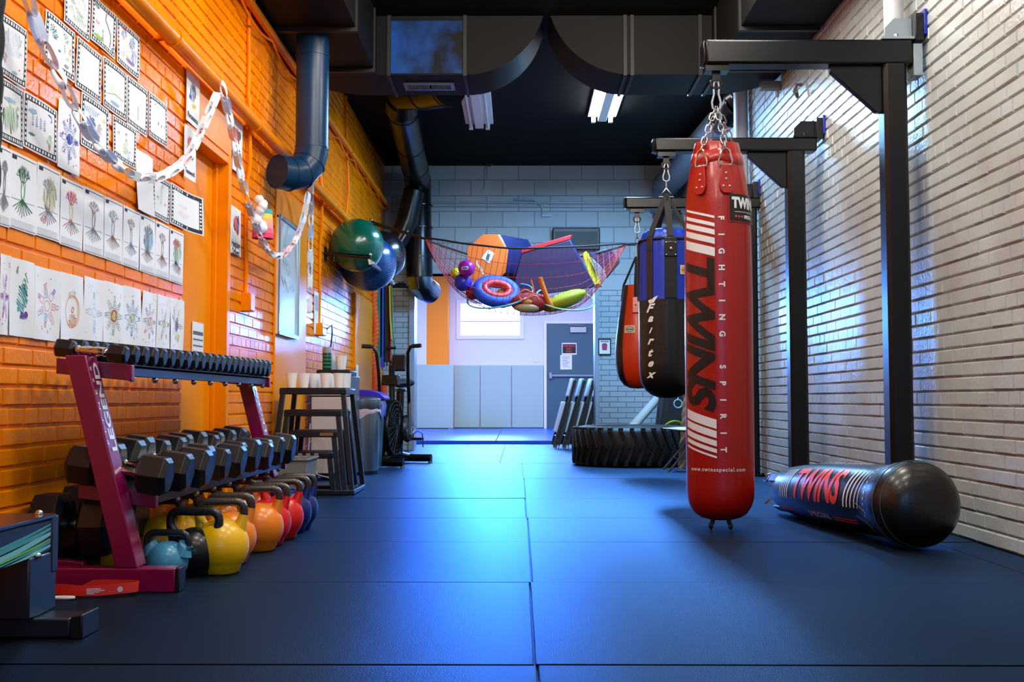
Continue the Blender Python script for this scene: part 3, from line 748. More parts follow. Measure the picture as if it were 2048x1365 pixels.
# straps, rings, rivets and chains
kx, kz = 0, h1[1]-zb
mb = MB(); snap(mb, (kx, 0, kz+.035), .15); mb.build('snap_hook', m_zinc, t)
for k, a in enumerate((face-.55, face+.28, face+2.3, face+PI+.4)):
    d = Vector((math.cos(a), math.sin(a), 0)); sd = Vector((-d.y, d.x, 0))
    zt_, zb_ = H*.945, H*.845+.03
    mb = MB(); pts = []
    ol = [(-.03, 0), (-.036, .03), (-.026, .09), (-.018, .14), (.018, .14), (.026, .09), (.036, .03), (.03, 0), (.018, -.016), (-.018, -.016)]
    def fs_(x, y): 
        z = zb_+y; r = R_(min(z, H*.95))*1.035+.004
        return Vector((0, 0, z))+d*r+sd*x
    bot = [fs_(x, y) for x, y in ol]; mb.prism(bot, d*.008)
    st = mb.build('strap_tab', m_redbag, t, bevel=.002)
    mb = MB()
    for x, y in ((0, .085), (0, .055), (-.016, .018), (.016, .018)):
        mb.lathe([(0, .0035), (.004, .003), (.0065, 0)], 10, fs_(x, y)+d*.008, Matrix((sd, Vector((0,0,1)), d)).transposed())
    mb.build('rivet', m_zinc, st)
    rt = fs_(0, .14)+d*.006
    mb = MB(); mb.tube([rt+sd*.03+Vector((0,0,-.01)), rt+sd*.034+Vector((0,0,.01)), rt+sd*.018+Vector((0,0,.062)), rt+Vector((0,0,.075)), rt-sd*.018+Vector((0,0,.062)), rt-sd*.034+Vector((0,0,.01)), rt-sd*.03+Vector((0,0,-.01))], .005, 8, closed=True); mb.build('ring', m_chrome, st)
    mb = MB(); top = Vector((kx+.012*math.cos(a), .012*math.sin(a), kz-.105)); chain(mb, rt+Vector((0, 0, .07)), top); mb.build('chain', m_zinc, t)
mb = MB()
for a in (face-.5, face+.5):
    x, y = .08*math.cos(a), .08*math.sin(a)
    mb.tube([(x, y, .03), (x, y, 0), (x*1.3, y*1.3, -.025), (x*1.1, y*1.1, -.034)], .008, 6, sq=(1.6, .5))
mb.build('bottom_tie', m_fabblk, t)
# ---------------------------------------------------------------- blue and black bag
m_nyl = M('blue_nylon', (10, 52, 178), .38, bump=(26, .25)); m_blea = M('black_leather', (15, 15, 17), .36, coat=.1, bump=(90, .1)); m_brwn = M('dark_brown_trim', (44, 30, 24), .5)
m_cream = M('cream_patch', (206, 196, 150), .6); m_bl2 = M('blue_print', (30, 60, 150), .5); m_or2 = M('orange_print', (226, 92, 24), .5)
def patch(parent, fn, w, h):
    mb = MB(); lay(mb, slices(rect2d(-w/2, w/2, -h/2, h/2), .02), lambda x, y: fn(x, y, .003), 0)
    mb.build('maker_patch', m_cream, parent, smooth=0)
    mb = MB(); 
    for i in range(20):
        a0, a1 = 2*PI*i/20, 2*PI*(i+1)/20
        mb.add([fn(w*.4*c_*math.cos(a), h*.36*c_*math.sin(a), .0045) for a, c_ in ((a0, 1), (a1, 1), (a1, .84), (a0, .84))], [(0,1,2,3)], 0 if i < 7 or i > 12 else 1)
    lay(mb, text2d('Fairtex', .04, shear=.3, offset=.0015, w=w*.6), lambda x, y: fn(x, y, .0045), 0)
    mb.build('patch_print', [m_bl2, m_or2], parent, smooth=0, keepn=True)
bx = h2[0]; zb = atY(1320, 797, S2).z; zt = atY(1320, 462, S2).z; H = zt-zb; zs = atY(1320, 602, S2).z-zb
t = thing('heavy_bag', 'blue and black heavy bag hanging from the second stand, behind the red bag', 'punching bag', (bx, S2, zb))
RR = .19
mb = MB(); mb.lathe([(0, 0), (.06, .004), (.11, .022), (.15, .055), (.175, .1), (.187, .16), (RR, .24), (RR, zs)], 56); mb.build('black_lower_body', m_blea, t, smooth=60)
mb = MB(); vs = []; fs = []; n = 72
pr = [(RR+.001, zs-.004), (RR-.001, zs+.05), (.187, zs+.2), (.184, zs+.33), (.18, H-.07), (.17, H-.045), (.165, H-.03), (.15, H-.01), (.11, H+.005), (.05, H), (0, H-.01)]
for r, z in pr:
    for k in range(n): a = 2*PI*k/n; f_ = max(0, (z-zs)/(H-zs)); rr = r*(1+.018*f_*math.sin(16*a)+.012*f_*math.sin(7*a+1)); vs.append((rr*math.cos(a), rr*math.sin(a), z))
for i in range(len(pr)-1):
    for k in range(n): l = (k+1) % n; fs.append((i*n+k, i*n+l, (i+1)*n+l, (i+1)*n+k))
mb.add(vs, fs); mb.build('blue_upper_body', m_nyl, t, smooth=60)
mb = MB(); mb.tube([(.184*math.cos(a), .184*math.sin(a), H-.075) for a in [2*PI*i/40 for i in range(40)]], .009, 8, closed=True); mb.build('rim_cord', m_fabblk, t)
face = math.atan2(-S2, -bx); px1 = 1320; rp_ = RR*F/S2
hk = h2[1]-zb
for k, (a, nm) in enumerate(((face-.62, 0), (face+.13, 1), (face+.95, 0), (face+2.4, 0), (face+3.6, 0), (face+4.6, 0))):
    d = Vector((math.cos(a), math.sin(a), 0)); sd = Vector((-d.y, d.x, 0)); w = .04 if nm else .022
    mb = MB(); P1 = [(.193, zs), (.19, zs+.2), (.187, H-.12), (.187, H-.07)]
    mb.hexa([d*.188+sd*s_*w+Vector((0,0,z_))+d*x_ for s_ in (-1, 1) for z_ in (zs, H-.075) for x_ in (0, .01)]); mb.build('strip', m_blea if nm else m_brwn, t, bevel=.002)
    if k in (0, 1, 2, 4):
        mb = MB(); top = Vector((0, 0, hk-.17)); bot = d*.196+Vector((0, 0, H-.16)); mid = d*.192+Vector((0, 0, H-.06))
        mb.tube([bot, mid, top], .03, 4, sq=(1, .16), up0=d); mb.build('hanging_strap', m_fabblk, t, smooth=0)
        if nm:
            mb = MB()
            mb.hexa([d*x_+sd*s_*.042+Vector((0,0,z_)) for s_ in (-1, 1) for z_ in (H-.2, H-.1) for x_ in (.197, .207)]); lp = mb.build('strap_plate', m_blea, t, bevel=.004)
            mb = MB()
            for s_ in (-.03, .03):
                for z_ in (H-.19, H-.11): mb.ball(d*.208+sd*s_+Vector((0,0,z_)), .007, 10, 6)
            mb.ball(d*.208+Vector((0,0,H-.15)), .012, 12, 8); mb.build('rivet', m_zinc, lp)
mb = MB(); snap(mb, (0, 0, hk+.035), .12); mb.tube([(0, 0, hk-.08), (0, 0, hk-.14)], .006, 6)
mb.tube([(.05, 0, hk-.19), (.0, 0, hk-.13), (-.05, 0, hk-.19)], .006, 6, closed=True); mb.build('snap_hook', m_zinc, t)
fR = rev_map(lambda z: RR, 0, 0, face, .003)
mb = MB(); zf = atY(1300, 620, S2).z-zb; ze = atY(1300, 752, S2).z-zb; uL = -1*RR*.6
for i, ch in enumerate('Fairtex'):
    z = zf+(ze-zf)*i/6; b_ = text2d(ch, .08, shear=.45, offset=.003, h=.058 if ch in 'F' else (.05 if ch in 't' else .038))
    lay(mb, slices(b_, .02), lambda x, y, z=z: fR(uL+x*1.2, z+y))
mb.tube
b_ = bmesh.new(); b_.faces.new([b_.verts.new((x, y, 0)) for x, y in ((-.02, .02), (.055, .05), (.025, .005), (-.01, .0))]); lay(mb, slices(b_, .02), lambda x, y: fR(uL+x, zf+.03+y))
mb.build('lettering', m_wtext, t, smooth=0, keepn=True)['label'] = 'white script letters stacked down the bag'
fP = lambda x, y, l: rev_map(lambda z: .19, 0, 0, face, l+.002)(RR*.68+x, atY(1350, 546, S2).z-zb+y)
patch(t, fP, .085, .06)
# ---------------------------------------------------------------- orange and black bag
m_oleat = M('orange_red_leather', (206, 50, 10), .34, coat=.2, bump=(80, .1))
bx = h3[0]; zb = atY(1263, 778, S3).z; zt = atY(1263, 572, S3).z; H = zt-zb
t = thing('heavy_bag', 'orange teardrop heavy bag with black edges hanging from the farthest stand', 'punching bag', (bx, S3, zb))
face = math.atan2(-S3, -bx)
prt = [(0, 0), (.07, .006), (.12, .03), (.155, .075), (.178, .14), (.19, .22), (.192, .32), (.182, .45), (.165, .58), (.145, .7), (.13, H*.9), (.118, H), (.06, H+.005), (0, H)]
rT = interp(prt[:-2])
mb = MB(); mb.lathe(prt, 56)
mb.m = [0]*len(mb.f)
for i, f_ in enumerate(mb.f):
    c = sum((mb.v[q] for q in f_), Vector())/len(f_); a = (math.atan2(c.y, c.x)-face) % (2*PI)
    if a > PI: a -= 2*PI
    mb.m[i] = 0 if abs(a-.18) < .95 else 1
mb.build('bag_body', [m_oleat, m_blea], t, smooth=60)
mb = MB()
for sgn in (-.77, 1.13):
    mb.tube([((rT(z)+.001)*math.cos(face+sgn), (rT(z)+.001)*math.sin(face+sgn), z) for z in [H*i/24 for i in range(1, 25)]], .006, 6)
mb.build('piping', m_blackg, t)
hk = h3[1]-zb
for k, a in enumerate((face-.1, face+2.0, face-2.0)):
    d = Vector((math.cos(a), math.sin(a), 0)); mb = MB()
    mb.tube([d*(rT(H*.86)+.012)+Vector((0,0,H*.86)), d*(.13)+Vector((0,0,H+.01)), Vector((0,0,hk-.3))+d*.012], .024, 4, sq=(1, .16), up0=d); mb.build('hanging_strap', m_fabblk, t, smooth=0)
d = Vector((math.cos(face-.1), math.sin(face-.1), 0)); sd = Vector((-d.y, d.x, 0))
mb = MB(); mb.hexa([d*(rT(z_)+x_)+sd*s_*.03+Vector((0,0,z_)) for s_ in (-1, 1) for z_ in (H*.72, H*.88) for x_ in (.004, .016)]); st = mb.build('strap_tab', m_oleat, t, bevel=.008)
mb = MB(); mb.ball(d*(rT(H*.8)+.018)+Vector((0,0,H*.8)), .008, 10, 6); mb.build('rivet', m_zinc, st)
mb = MB(); snap(mb, (0, 0, hk+.035), .13); chain(mb, Vector((0, 0, hk-.1)), Vector((0, 0, hk-.22)), .05, .03, .004); snap(mb, (0, 0, hk-.2), .1, .05)
mb.build('chain', m_zinc, t)
fP = lambda x, y, l: rev_map(rT, 0, 0, face, l)(-.07+x, atY(1250, 661, S3).z-zb+y)
patch(t, fP, .095, .065)
# ---------------------------------------------------------------- black bag lying on the floor
m_shiny = M('black_shiny_leather', (13, 14, 17), .32, coat=.2, bump=(60, .12))
bn = atZ(1574, 1026); bn = Vector((bn.x, bn.y, 0)); bb = Vector((1.703, 4.74, 0))
ax = (bb-bn); 
L0 = ax.length; ax.normalize()
prl = [(0, 0), (.05, .002), (.095, .015), (.115, .05), (.13, .14), (.144, .3), (.155, .5), (.163, .7), (.165, .82*L0), (.163, .88*L0), (.168, .93*L0), (.18, .98*L0), (.187, L0+.04), (.185, L0+.09), (.17, L0+.13), (.135, L0+.165), (.08, L0+.185), (0, L0+.19)]
# lay it so that both ends touch the floor: the axis rises from the thin end to the ball
zn, zl = .132, .187
tilt = Vector((ax.x, ax.y, (zl-zn)/L0)).normalized(); sdv = tilt.cross(Vector((0, 0, 1))).normalized(); upv = sdv.cross(tilt)
org = Vector((0, 0, zn))
Axm = Matrix((sdv, upv, tilt)).transposed()
t = thing('heavy_bag', 'black heavy bag with a round fat end lying on the floor by the white wall', 'punching bag', (bn.x, bn.y, 0))
mb = MB(); mb.lathe(prl, 64, org, Axm); mb.build('bag_body', m_shiny, t, smooth=60)
rl = interp(prl[2:-1])
def lz(tt, h, lift=.002):     # tt along the bag, h arc length up from the side facing the room
    r = rl(tt)+lift; phi = h/.15
    return org+tilt*tt-sdv*(-1)*(-1)*0+( (-sdv if sdv.x > 0 else sdv)*math.cos(phi)+upv*math.sin(phi))*r
mb = MB(); hc = .062
lay(mb, slices(text2d('TWINS', 1, shear=.22, offset=.03, space=.95, w=.43*L0, h=.17), .015), lambda x, y: lz(.545*L0+x, hc+y)); mb.build('lettering', M('orange_red_print', (232, 62, 24), .4), t, smooth=0, keepn=True)['label'] = 'orange word along the bag'
for k in range(5): mb = MB(); lay(mb, slices(rect2d(-.007+.001*k, .007-.001*k, -.085, .085, .22), .015), lambda x, y, k=k: lz((.80+.026*k)*L0+x, hc+y-.004)); mb.build('white_stripe', m_wtext, t, smooth=0, keepn=True)
for k in range(5): mb = MB(); lay(mb, slices(rect2d(-.003-.001*k, .003+.001*k, -.085, .085, .22), .015), lambda x, y, k=k: lz((.19+.022*k)*L0+x, hc+y-.004)); mb.build('white_stripe', m_wtext, t, smooth=0, keepn=True)
mb = MB(); lay(mb, slices(text2d('SPECIAL', .04, offset=.001, space=1.25, w=.26, h=.03), .015), lambda x, y: lz(.55*L0+x, -.085+y))
lay(mb, slices(text2d('FIGHTING SPIRIT', .03, offset=.0008, space=1.7, w=.7, h=.02), .015), lambda x, y: lz(.55*L0+x, .215+y)); mb.build('white_lettering', m_wtext, t, smooth=0, keepn=True)
mb = MB()
s = 'www.twinsspecial.com'
for i, ch in enumerate(s):
    h = .26-.42*i/(len(s)-1)
    lay(mb, text2d(ch, .022, offset=.0008), lambda x, y, h=h: lz(.945*L0+y, h-x, .003))
mb.build('web_address', m_wtext, t, smooth=0, keepn=True)
for a, b in ((.2, .42), (.95, 1.2)):
    for zz_ in (-.085, -.098): mb = MB(); lay(mb, slices(rect2d(a, b, zz_-.003, zz_+.003), .02), lambda x, y: lz(x, y)); mb.build('orange_line', MATS['orange_red_print'], t, smooth=0)
m_stitch = M('grey_stitching', (60, 74, 80), .5)
mb = MB()
for dz in (L0+.045, L0+.105): mb.tube([org+tilt*dz+(sdv*math.cos(a)+upv*math.sin(a))*(rl(dz)+.0005) for a in [2*PI*i/60 for i in range(60)]], .0022, 5, closed=True)
for off in (-.06, .0): mb.tube([lz(L0*.86+.012*i, off-.01*i/3, .0005) for i in range(13)], .0022, 5)
mb.build('stitching', m_stitch, t)
for a in (0.6, 2.2, 3.8, 5.3):
    mb = MB(); d = sdv*math.cos(a)+upv*math.sin(a); c = org+d*.118+tilt*.03
    mb.hexa([c+tilt*x_+d*y_+tilt.cross(d)*z_ for x_ in (-.01, .13) for y_ in (-.002, .01) for z_ in (-.025, .025)])
    mb.build('strap_tab', m_shiny, t, bevel=.003)
mb = MB()
for a in (0.6, 2.2, 3.8):
    d = sdv*math.cos(a)+upv*math.sin(a); c = org+d*(.116)-tilt*.02; s_ = tilt.cross(d)
    mb.tube([c+s_*.03, c+s_*.02-tilt*.05, c-s_*.02-tilt*.05, c-s_*.03], .0045, 8, closed=True)
c = org-tilt*.03
for k in range(3): mb.tube(link_pts(c+Vector((-.03, .01, .02-.035*k)), Vector((.3, .2, 1)), .05, .03, Vector((1, k % 2, 0))), .0045, 8, closed=True)
mb.tube([c+Vector((.02, .0, -.01)), c+Vector((-.04, .05, -.03)), c+Vector((-.1, .06, -.09)), c+Vector((-.06, .06, -.095))], .0045, 8)
mb.build('hanging_ring', m_chrome, t)
# ---------------------------------------------------------------- children's drawings on the orange wall
INK = {'k': (30, 36, 48), 'g': (52, 150, 92), 'G': (20, 96, 60), 'l': (150, 205, 90), 'b': (40, 110, 205), 'B': (24, 62, 190), 't': (40, 170, 190), 'r': (214, 48, 64), 'R': (230, 110, 120),
       'p': (110, 70, 180), 'm': (214, 90, 170), 'o': (238, 146, 60), 'y': (238, 214, 70), 'n': (132, 96, 80), 's': (150, 196, 228), 'a': (120, 126, 138), 'c': (196, 232, 200), 'v': (226, 224, 180)}
m_inks = {k: M('crayon_'+{'k':'black','g':'green','G':'dark_green','l':'lime','b':'blue','B':'royal_blue','t':'teal','r':'red','R':'rose','p':'purple','m':'magenta','o':'orange','y':'yellow','n':'brown','s':'sky','a':'grey','c':'mint','v':'straw'}[k], v, .8) for k, v in INK.items()}
KEYS = list(INK)
class Sheet:
    def __init__(s, xl, xr, yt, yb, seed, curl=.004, kind=0, tilt=0, off=0):
        s.rnd = random.Random(seed)
        Xw = LX+.012; s.off = off
        a = atX(xl, (yt+yb)/2, Xw); b = atX(xr, (yt+yb)/2, Xw)
        s.y0 = a.y; s.w = b.y-a.y; s.z1 = atX(xl, yt, Xw).z; s.z0 = atX(xl, yb, Xw).z; s.h = s.z1-s.z0
        s.curl = curl; s.k = kind; s.ph = s.rnd.uniform(0, 6); s.tilt = tilt
        s.mb = MB(); n = 9; F1 = [(i/(n-1), j/(n-1)) for j in range(n) for i in range(n)]
        lay1 = [s.p(u, v, 0) for u, v in F1]; lay0 = [s.p(u, v, -.0012) for u, v in F1]
        fs = [(j*n+i, j*n+i+1, (j+1)*n+i+1, (j+1)*n+i) for j in range(n-1) for i in range(n-1)]
        s.mb.add(lay1, fs, 0); s.mb.add(lay0, [f[::-1] for f in fs], 0)
        e = [i for i in range(n)]+[j*n+n-1 for j in range(1, n)]+[(n-1)*n+i for i in range(n-2, -1, -1)]+[j*n for j in range(n-2, 0, -1)]
        s.mb.add([lay1[i] for i in e]+[lay0[i] for i in e], [(i, (i+1) % len(e), len(e)+(i+1) % len(e), len(e)+i) for i in range(len(e))], 0)
        s.lift = .0008
    def p(s, u, v, l):
        c = s.curl*(.5+.5*math.sin(s.ph+u*5+v*3))
        if s.k == 1: c += .11*max(0, u-.45)**2*(1.2-v*.3)      # corner peeling off the wall
        if s.k == 2: c += .012*(1-v)**2
        return Vector((LX+.004+c+l+s.off, s.y0+s.w*u+s.tilt*(v-.5), s.z0+s.h*v))
    def line(s, pts, c, w=.0022):
        """a crayon stroke through (u,v) points, w in metres"""
        i = KEYS.index(c)+1; P = [Vector((u*s.w, v*s.h)) for u, v in pts if 0 <= u <= 1 and 0 <= v <= 1]
        if len(P) < 2: return
        s.lift += .000004; L, Rr = [], []
        for k in range(len(P)):
            d = P[min(k+1, len(P)-1)]-P[max(k-1, 0)]
            if d.length < 1e-7: d = Vector((1, 0))
            nrm = Vector((-d.y, d.x)).normalized()*w/2
            for lst, q in ((L, P[k]+nrm), (Rr, P[k]-nrm)): lst.append(s.p(q.x/s.w, q.y/s.h, s.lift))
        n = len(P); s.mb.add(L+Rr, [(n+k, n+k+1, k+1, k) for k in range(n-1)], i)
    def rect(s, u0, u1, v0, v1, c, add=0):
        i = KEYS.index(c)+1; s.lift += .000004; n = 5
        vs = [s.p(u0+(u1-u0)*a/n, v0+(v1-v0)*b/n, s.lift+add) for b in range(n+1) for a in range(n+1)]
        s.mb.add(vs, [(b*(n+1)+a, b*(n+1)+a+1, (b+1)*(n+1)+a+1, (b+1)*(n+1)+a) for b in range(n) for a in range(n)], i)
    def scrib(s, cu, cv, ru, rv, c, n=9, ang=.6, w=.003):
        pts = []
        for k in range(n+1):
            t = -1+2*k/n; e = math.sqrt(max(0, 1-t*t)); sg = 1 if k % 2 else -1
            x, y = t, sg*e*s.rnd.uniform(.7, 1); ca, sa = math.cos(ang), math.sin(ang)
            pts.append((cu+ru*(x*ca-y*sa), cv+rv*(x*sa+y*ca)))
        pts = [(min(.97, max(.03, u)), min(.97, max(.03, v))) for u, v in pts]; s.line(pts, c, w)
    def loop(s, cu, cv, ru, rv, c, w=.002, n=14): s.line([(cu+ru*math.cos(2*PI*k/n), cv+rv*math.sin(2*PI*k/n)) for k in range(n+1)], c, w)
    def film(s):
        bu, bv = .095, .12
        for r in ((.03, .97, .03, bv), (.03, .97, 1-bv, .97), (.03, bu, bv, 1-bv), (1-bu, .97, bv, 1-bv)): s.rect(*r, 'k')
        s.lift += .0003; W = 0
        nx = 11
        for k in range(nx):
            u = .05+.9*(k+.1)/nx
            for v0, v1 in ((.045, bv-.02), (1-bv+.02, .955)): s.white(u+.004, u+.055-.012*(k % 2), v0, v1)
        for k in range(8):
            v = bv+(1-2*bv)*(k+.15)/8
            for u0, u1 in ((.042, bu-.013), (1-bu+.013, .958)): s.white(u0, u1, v, v+.055-.012*(k % 2))
    def white(s, u0, u1, v0, v1):
        s.mb.add([s.p(u, v, s.lift) for u, v in ((u0, v0), (u1, v0), (u1, v1), (u0, v1))], [(0, 1, 2, 3)], 0)
    def tree(s, crown, trunk, root, fill=None):
        R = s.rnd
        s.rect(.05, .95, .955, .962, 'k'); s.rect(.06, .22, .905, .95, 'k')
        for k in range(5): s.rect(.05, .95-.05*(k % 3), .035+.02*k, .038+.02*k, 'a')
        s.rect(.05, .97, .018, .024, 'k')
        if fill: s.scrib(.55, .6, .3, .28, fill, 26, .4, .006)
        s.loop(.47, .52, .055, .1, trunk, .0025); s.line([(.42, .4), (.41, .52), (.4, .64)], trunk); s.line([(.53, .4), (.54, .52), (.56, .64)], trunk)
        s.line([(.05, .39), (.4, .395), (.62, .385), (.9, .39)], 'a', .0015)
        def br(u, v, a, l, d):
            u2, v2 = u+l*math.sin(a)*1.3, v+l*math.cos(a)
            s.line([(u, v), ((u+u2)/2+R.uniform(-.015, .015), (v+v2)/2), (u2, v2)], crown, .0012+.0012*d)
            if d: 
                for q in (-.55, .05, .6): br(u2, v2, a+q+R.uniform(-.2, .2), l*.68, d-1)
        for a in (-.7, -.2, .25, .75): br(.47+.05*a, .63, a, .095, 2)
        if crown in 'rG': s.scrib(.48, .77, .2, .1, crown, 22, .3, .0028)
        for k in range(9):
            a = -1.25+2.5*k/8; pts = [(.47, .42)]; u, v = .47+.06*a, .38
            for j in range(6): pts.append((u, v)); u += .045*a+.012*math.sin(j*2+k); v -= .033*(1.25-abs(a)*.5)
            s.line(pts, root[k % len(root)], .0032)
    def flower(s, cols, cen=None, petals=8):
        R = s.rnd
        if cen: s.scrib(.5, .48, .13, .1, cen, 16, .3, .006)
        s.loop(.5, .48, .1, .075, cols[0])
        for k in range(petals):
            a = 2*PI*k/petals; ca, sa = math.cos(a), math.sin(a)
            for j, (r0, r1, w) in enumerate(((.14, .26, .05), (.28, .36, .03))):
                c = cols[(k+j) % len(cols)]
                q = [(.5+(r*ca-t*sa)*1.15, .48+(r*sa+t*ca)*.85) for r, t in ((r0, -w), (r1, -w), (r1, w), (r0, w), (r0, -w))]; s.line(q, c, .002)
                if R.random() < .7: s.scrib(.5+(r0+r1)/2*ca*1.15, .48+(r0+r1)/2*sa*.85, .045, .03, c, 6, a, .0022)
        for k in range(8): s.scrib(R.uniform(.1, .9), R.choice((R.uniform(.08, .2), R.uniform(.78, .9))), .012, .01, R.choice(cols), 4)
    def done(s, name, label, cat='drawing', group='drawings taped to the orange wall'):
        loc = Vector((LX, s.y0+s.w/2, s.z0)); s.mb.move(-loc)
        o = s.mb.build(name, [m_paper]+[m_inks[k] for k in KEYS], smooth=40, keepn=True); o.location = loc
        return tag(o, label, cat, group)
def film(x0, x1, y0, y1, seed, label, marks, **k):
    s = Sheet(x0, x1, y0, y1, seed, **k); s.film()
    for m in marks:
        f_ = {'s': s.scrib, 'l': s.line, 'o': s.loop}[m[0]]; f_(*m[1:])
    s.done('filmstrip_drawing', label)
film(132, 184, -60, 43, 1, 'filmstrip drawing of a green scribbled hill, at the top left of the wall', [('s', .45, .35, .3, .16, 'g', 16, .2), ('s', .65, .55, .2, .2, 'a', 18, 1.1, .0015), ('s', .35, .6, .12, .12, 'n', 9, 1.), ('s', .6, .25, .25, .08, 'g', 12, .1)])
film(186, 235, -15, 79, 2, 'filmstrip drawing with a brown stalk and a red animal, top row', [('l', [(.62, .85), (.58, .7), (.68, .6), (.8, .45), (.8, .3), (.74, .15)], 'n', .007), ('s', .2, .82, .12, .06, 'g', 9), ('s', .22, .48, .08, .06, 'R', 9), ('s', .45, .38, .04, .07, 'g', 7), ('s', .45, .25, .03, .08, 'n', 6), ('s', .3, .18, .2, .05, 'l', 12), ('s', .88, .17, .06, .04, 't', 8)])
film(237, 282, 33, 124, 3, 'filmstrip drawing crowded with blue and yellow strokes, end of the top row', [('s', .3, .75, .12, .12, 'B', 12), ('s', .65, .7, .14, .14, 'b', 14, 1.2), ('s', .35, .5, .1, .25, 'y', 10, 1.4), ('s', .55, .45, .14, .2, 'o', 12, 1.1), ('s', .75, .4, .1, .2, 'b', 12, .3), ('s', .25, .3, .1, .1, 's', 10), ('s', .6, .25, .2, .07, 'p', 9), ('s', .3, .88, .1, .04, 'r', 6)])
film(2, 57, 20, 146, 4, 'filmstrip drawing with grey blue sky scribbles, at the far left under the dark rope', [('s', .5, .7, .3, .16, 's', 20, .1), ('s', .5, .5, .3, .1, 's', 14, .1), ('s', .22, .32, .08, .1, 'n', 9), ('s', .75, .25, .02, .02, 'r', 5), ('s', .6, .16, .1, .04, 's', 7)])
film(94, 154, 16, 125, 5, 'filmstrip drawing of green blue leaves and an orange shape, left end of the second row', [('s', .25, .7, .12, .13, 'g', 14, 2.2), ('s', .3, .66, .1, .1, 'b', 10, 2.2), ('s', .68, .74, .1, .1, 'g', 12, 2.3), ('s', .62, .52, .03, .09, 'n', 7, 1.5), ('s', .82, .52, .05, .08, 'o', 8), ('s', .45, .4, .04, .03, 'B', 6), ('s', .72, .35, .05, .06, 'l', 7), ('s', .7, .2, .08, .05, 'n', 7)])
film(156, 207, 70, 173, 6, 'nearly blank filmstrip drawing, second in its row', [('l', [(.2, .6), (.3, .65), (.32, .5)], 's', .0015)])
film(210, 256, 110, 211, 7, 'filmstrip drawing of a pale green meadow, in the middle of the second row', [('s', .45, .45, .28, .13, 'l', 12, .3, .0018), ('s', .5, .2, .2, .06, 's', 9), ('s', .25, .8, .06, .04, 's', 5), ('l', [(.15, .3), (.5, .4), (.85, .36)], 'l')])
film(257, 298, 148, 247, 8, 'filmstrip drawing of one small green fir tree', [('s', .55, .4, .05, .12, 'g', 10, 1.5), ('s', .55, .25, .015, .03, 'n', 4), ('s', .2, .25, .06, .03, 'R', 5, .2, .0015)])
film(301, 337, 182, 271, 9, 'filmstrip drawing with a few tiny figures, right end of the second row', [('s', .5, .42, .03, .05, 'r', 6), ('s', .66, .4, .03, .05, 'n', 6), ('s', .82, .42, .05, .03, 'l', 6), ('s', .3, .8, .03, .02, 'a', 4)])
film(4, 50, 152, 276, 10, 'filmstrip drawing of a pale green field, far left of the third row', [('s', .45, .4, .35, .25, 'c', 22, .2, .007), ('s', .4, .7, .25, .06, 's', 9), ('s', .72, .62, .07, .05, 'l', 8), ('s', .72, .5, .02, .05, 'n', 5)])
film(51, 118, 180, 293, 11, 'filmstrip drawing of purple hanging drops and a small tree', [('s', .25, .72, .12, .06, 's', 10)] + [('s', .26+.11*k, .58, .03, .09, 'p', 8, 1.5) for k in range(4)] + [('s', .27+.11*k, .49, .025, .03, 't', 5) for k in range(4)] + [('s', .25, .3, .1, .03, 'g', 7), ('s', .75, .34, .08, .12, 'l', 10), ('s', .76, .22, .03, .1, 'o', 7), ('l', [(.7, .82), (.8, .8), (.82, .72), (.78, .7)], 'b', .005)])
film(166, 221, 182, 289, 12, 'filmstrip drawing of blue mountains and a brown animal', [('s', .35, .75, .25, .09, 's', 14, .1, .005), ('s', .32, .45, .2, .2, 'b', 16, .9, .005), ('s', .62, .45, .1, .14, 'n', 12, 1.2), ('s', .8, .7, .06, .06, 'y', 7), ('s', .6, .22, .25, .06, 'l', 14, .1, .004), ('s', .3, .25, .12, .06, 's', 8)])
film(229, 275, 228, 312, 13, 'filmstrip drawing of a red dot and green grass', [('s', .55, .72, .04, .05, 'r', 7), ('s', .55, .4, .12, .2, 'l', 12, 1.2), ('s', .25, .65, .06, .06, 's', 6), ('s', .7, .25, .08, .12, 's', 9, 1.4), ('s', .22, .14, .12, .03, 'k', 8, .1)])
film(308, 342, 345, 432, 14, 'filmstrip drawing of a green plant under the paper chain', [('s', .5, .55, .1, .2, 'l', 10, 1.4), ('s', .55, .8, .05, .06, 'g', 6), ('s', .3, .5, .08, .06, 't', 7), ('s', .72, .4, .05, .04, 'R', 5)])
film(344, 397, 364, 446, 15, 'filmstrip drawing whose right edge curls off the wall', [('s', .45, .35, .2, .1, 'R', 14, .2, .0014), ('s', .45, .55, .15, .05, 'n', 8, .1, .0012)], kind=1, curl=.002)
s = Sheet(275, 308, 296, 419, 16, kind=2); s.scrib(.45, .6, .2, .08, 's', 9, .3, .002); s.done('blank_drawing', 'tall almost blank paper hanging beneath the paper chain')
s = Sheet(120, 163, 194, 333, 17); s.flower('Bb', 'B', 8); s.scrib(.5, .75, .04, .1, 'B', 10, 1.5); s.scrib(.5, .2, .04, .1, 'B', 10, 1.5); s.scrib(.8, .48, .1, .05, 'B', 10)
for k in range(6): s.scrib(.5+.3*math.cos(k), .48+.28*math.sin(k), .03, .03, 'r', 6)
s.done('mandala_drawing', 'tall drawing of a strong blue star flower with red dots')
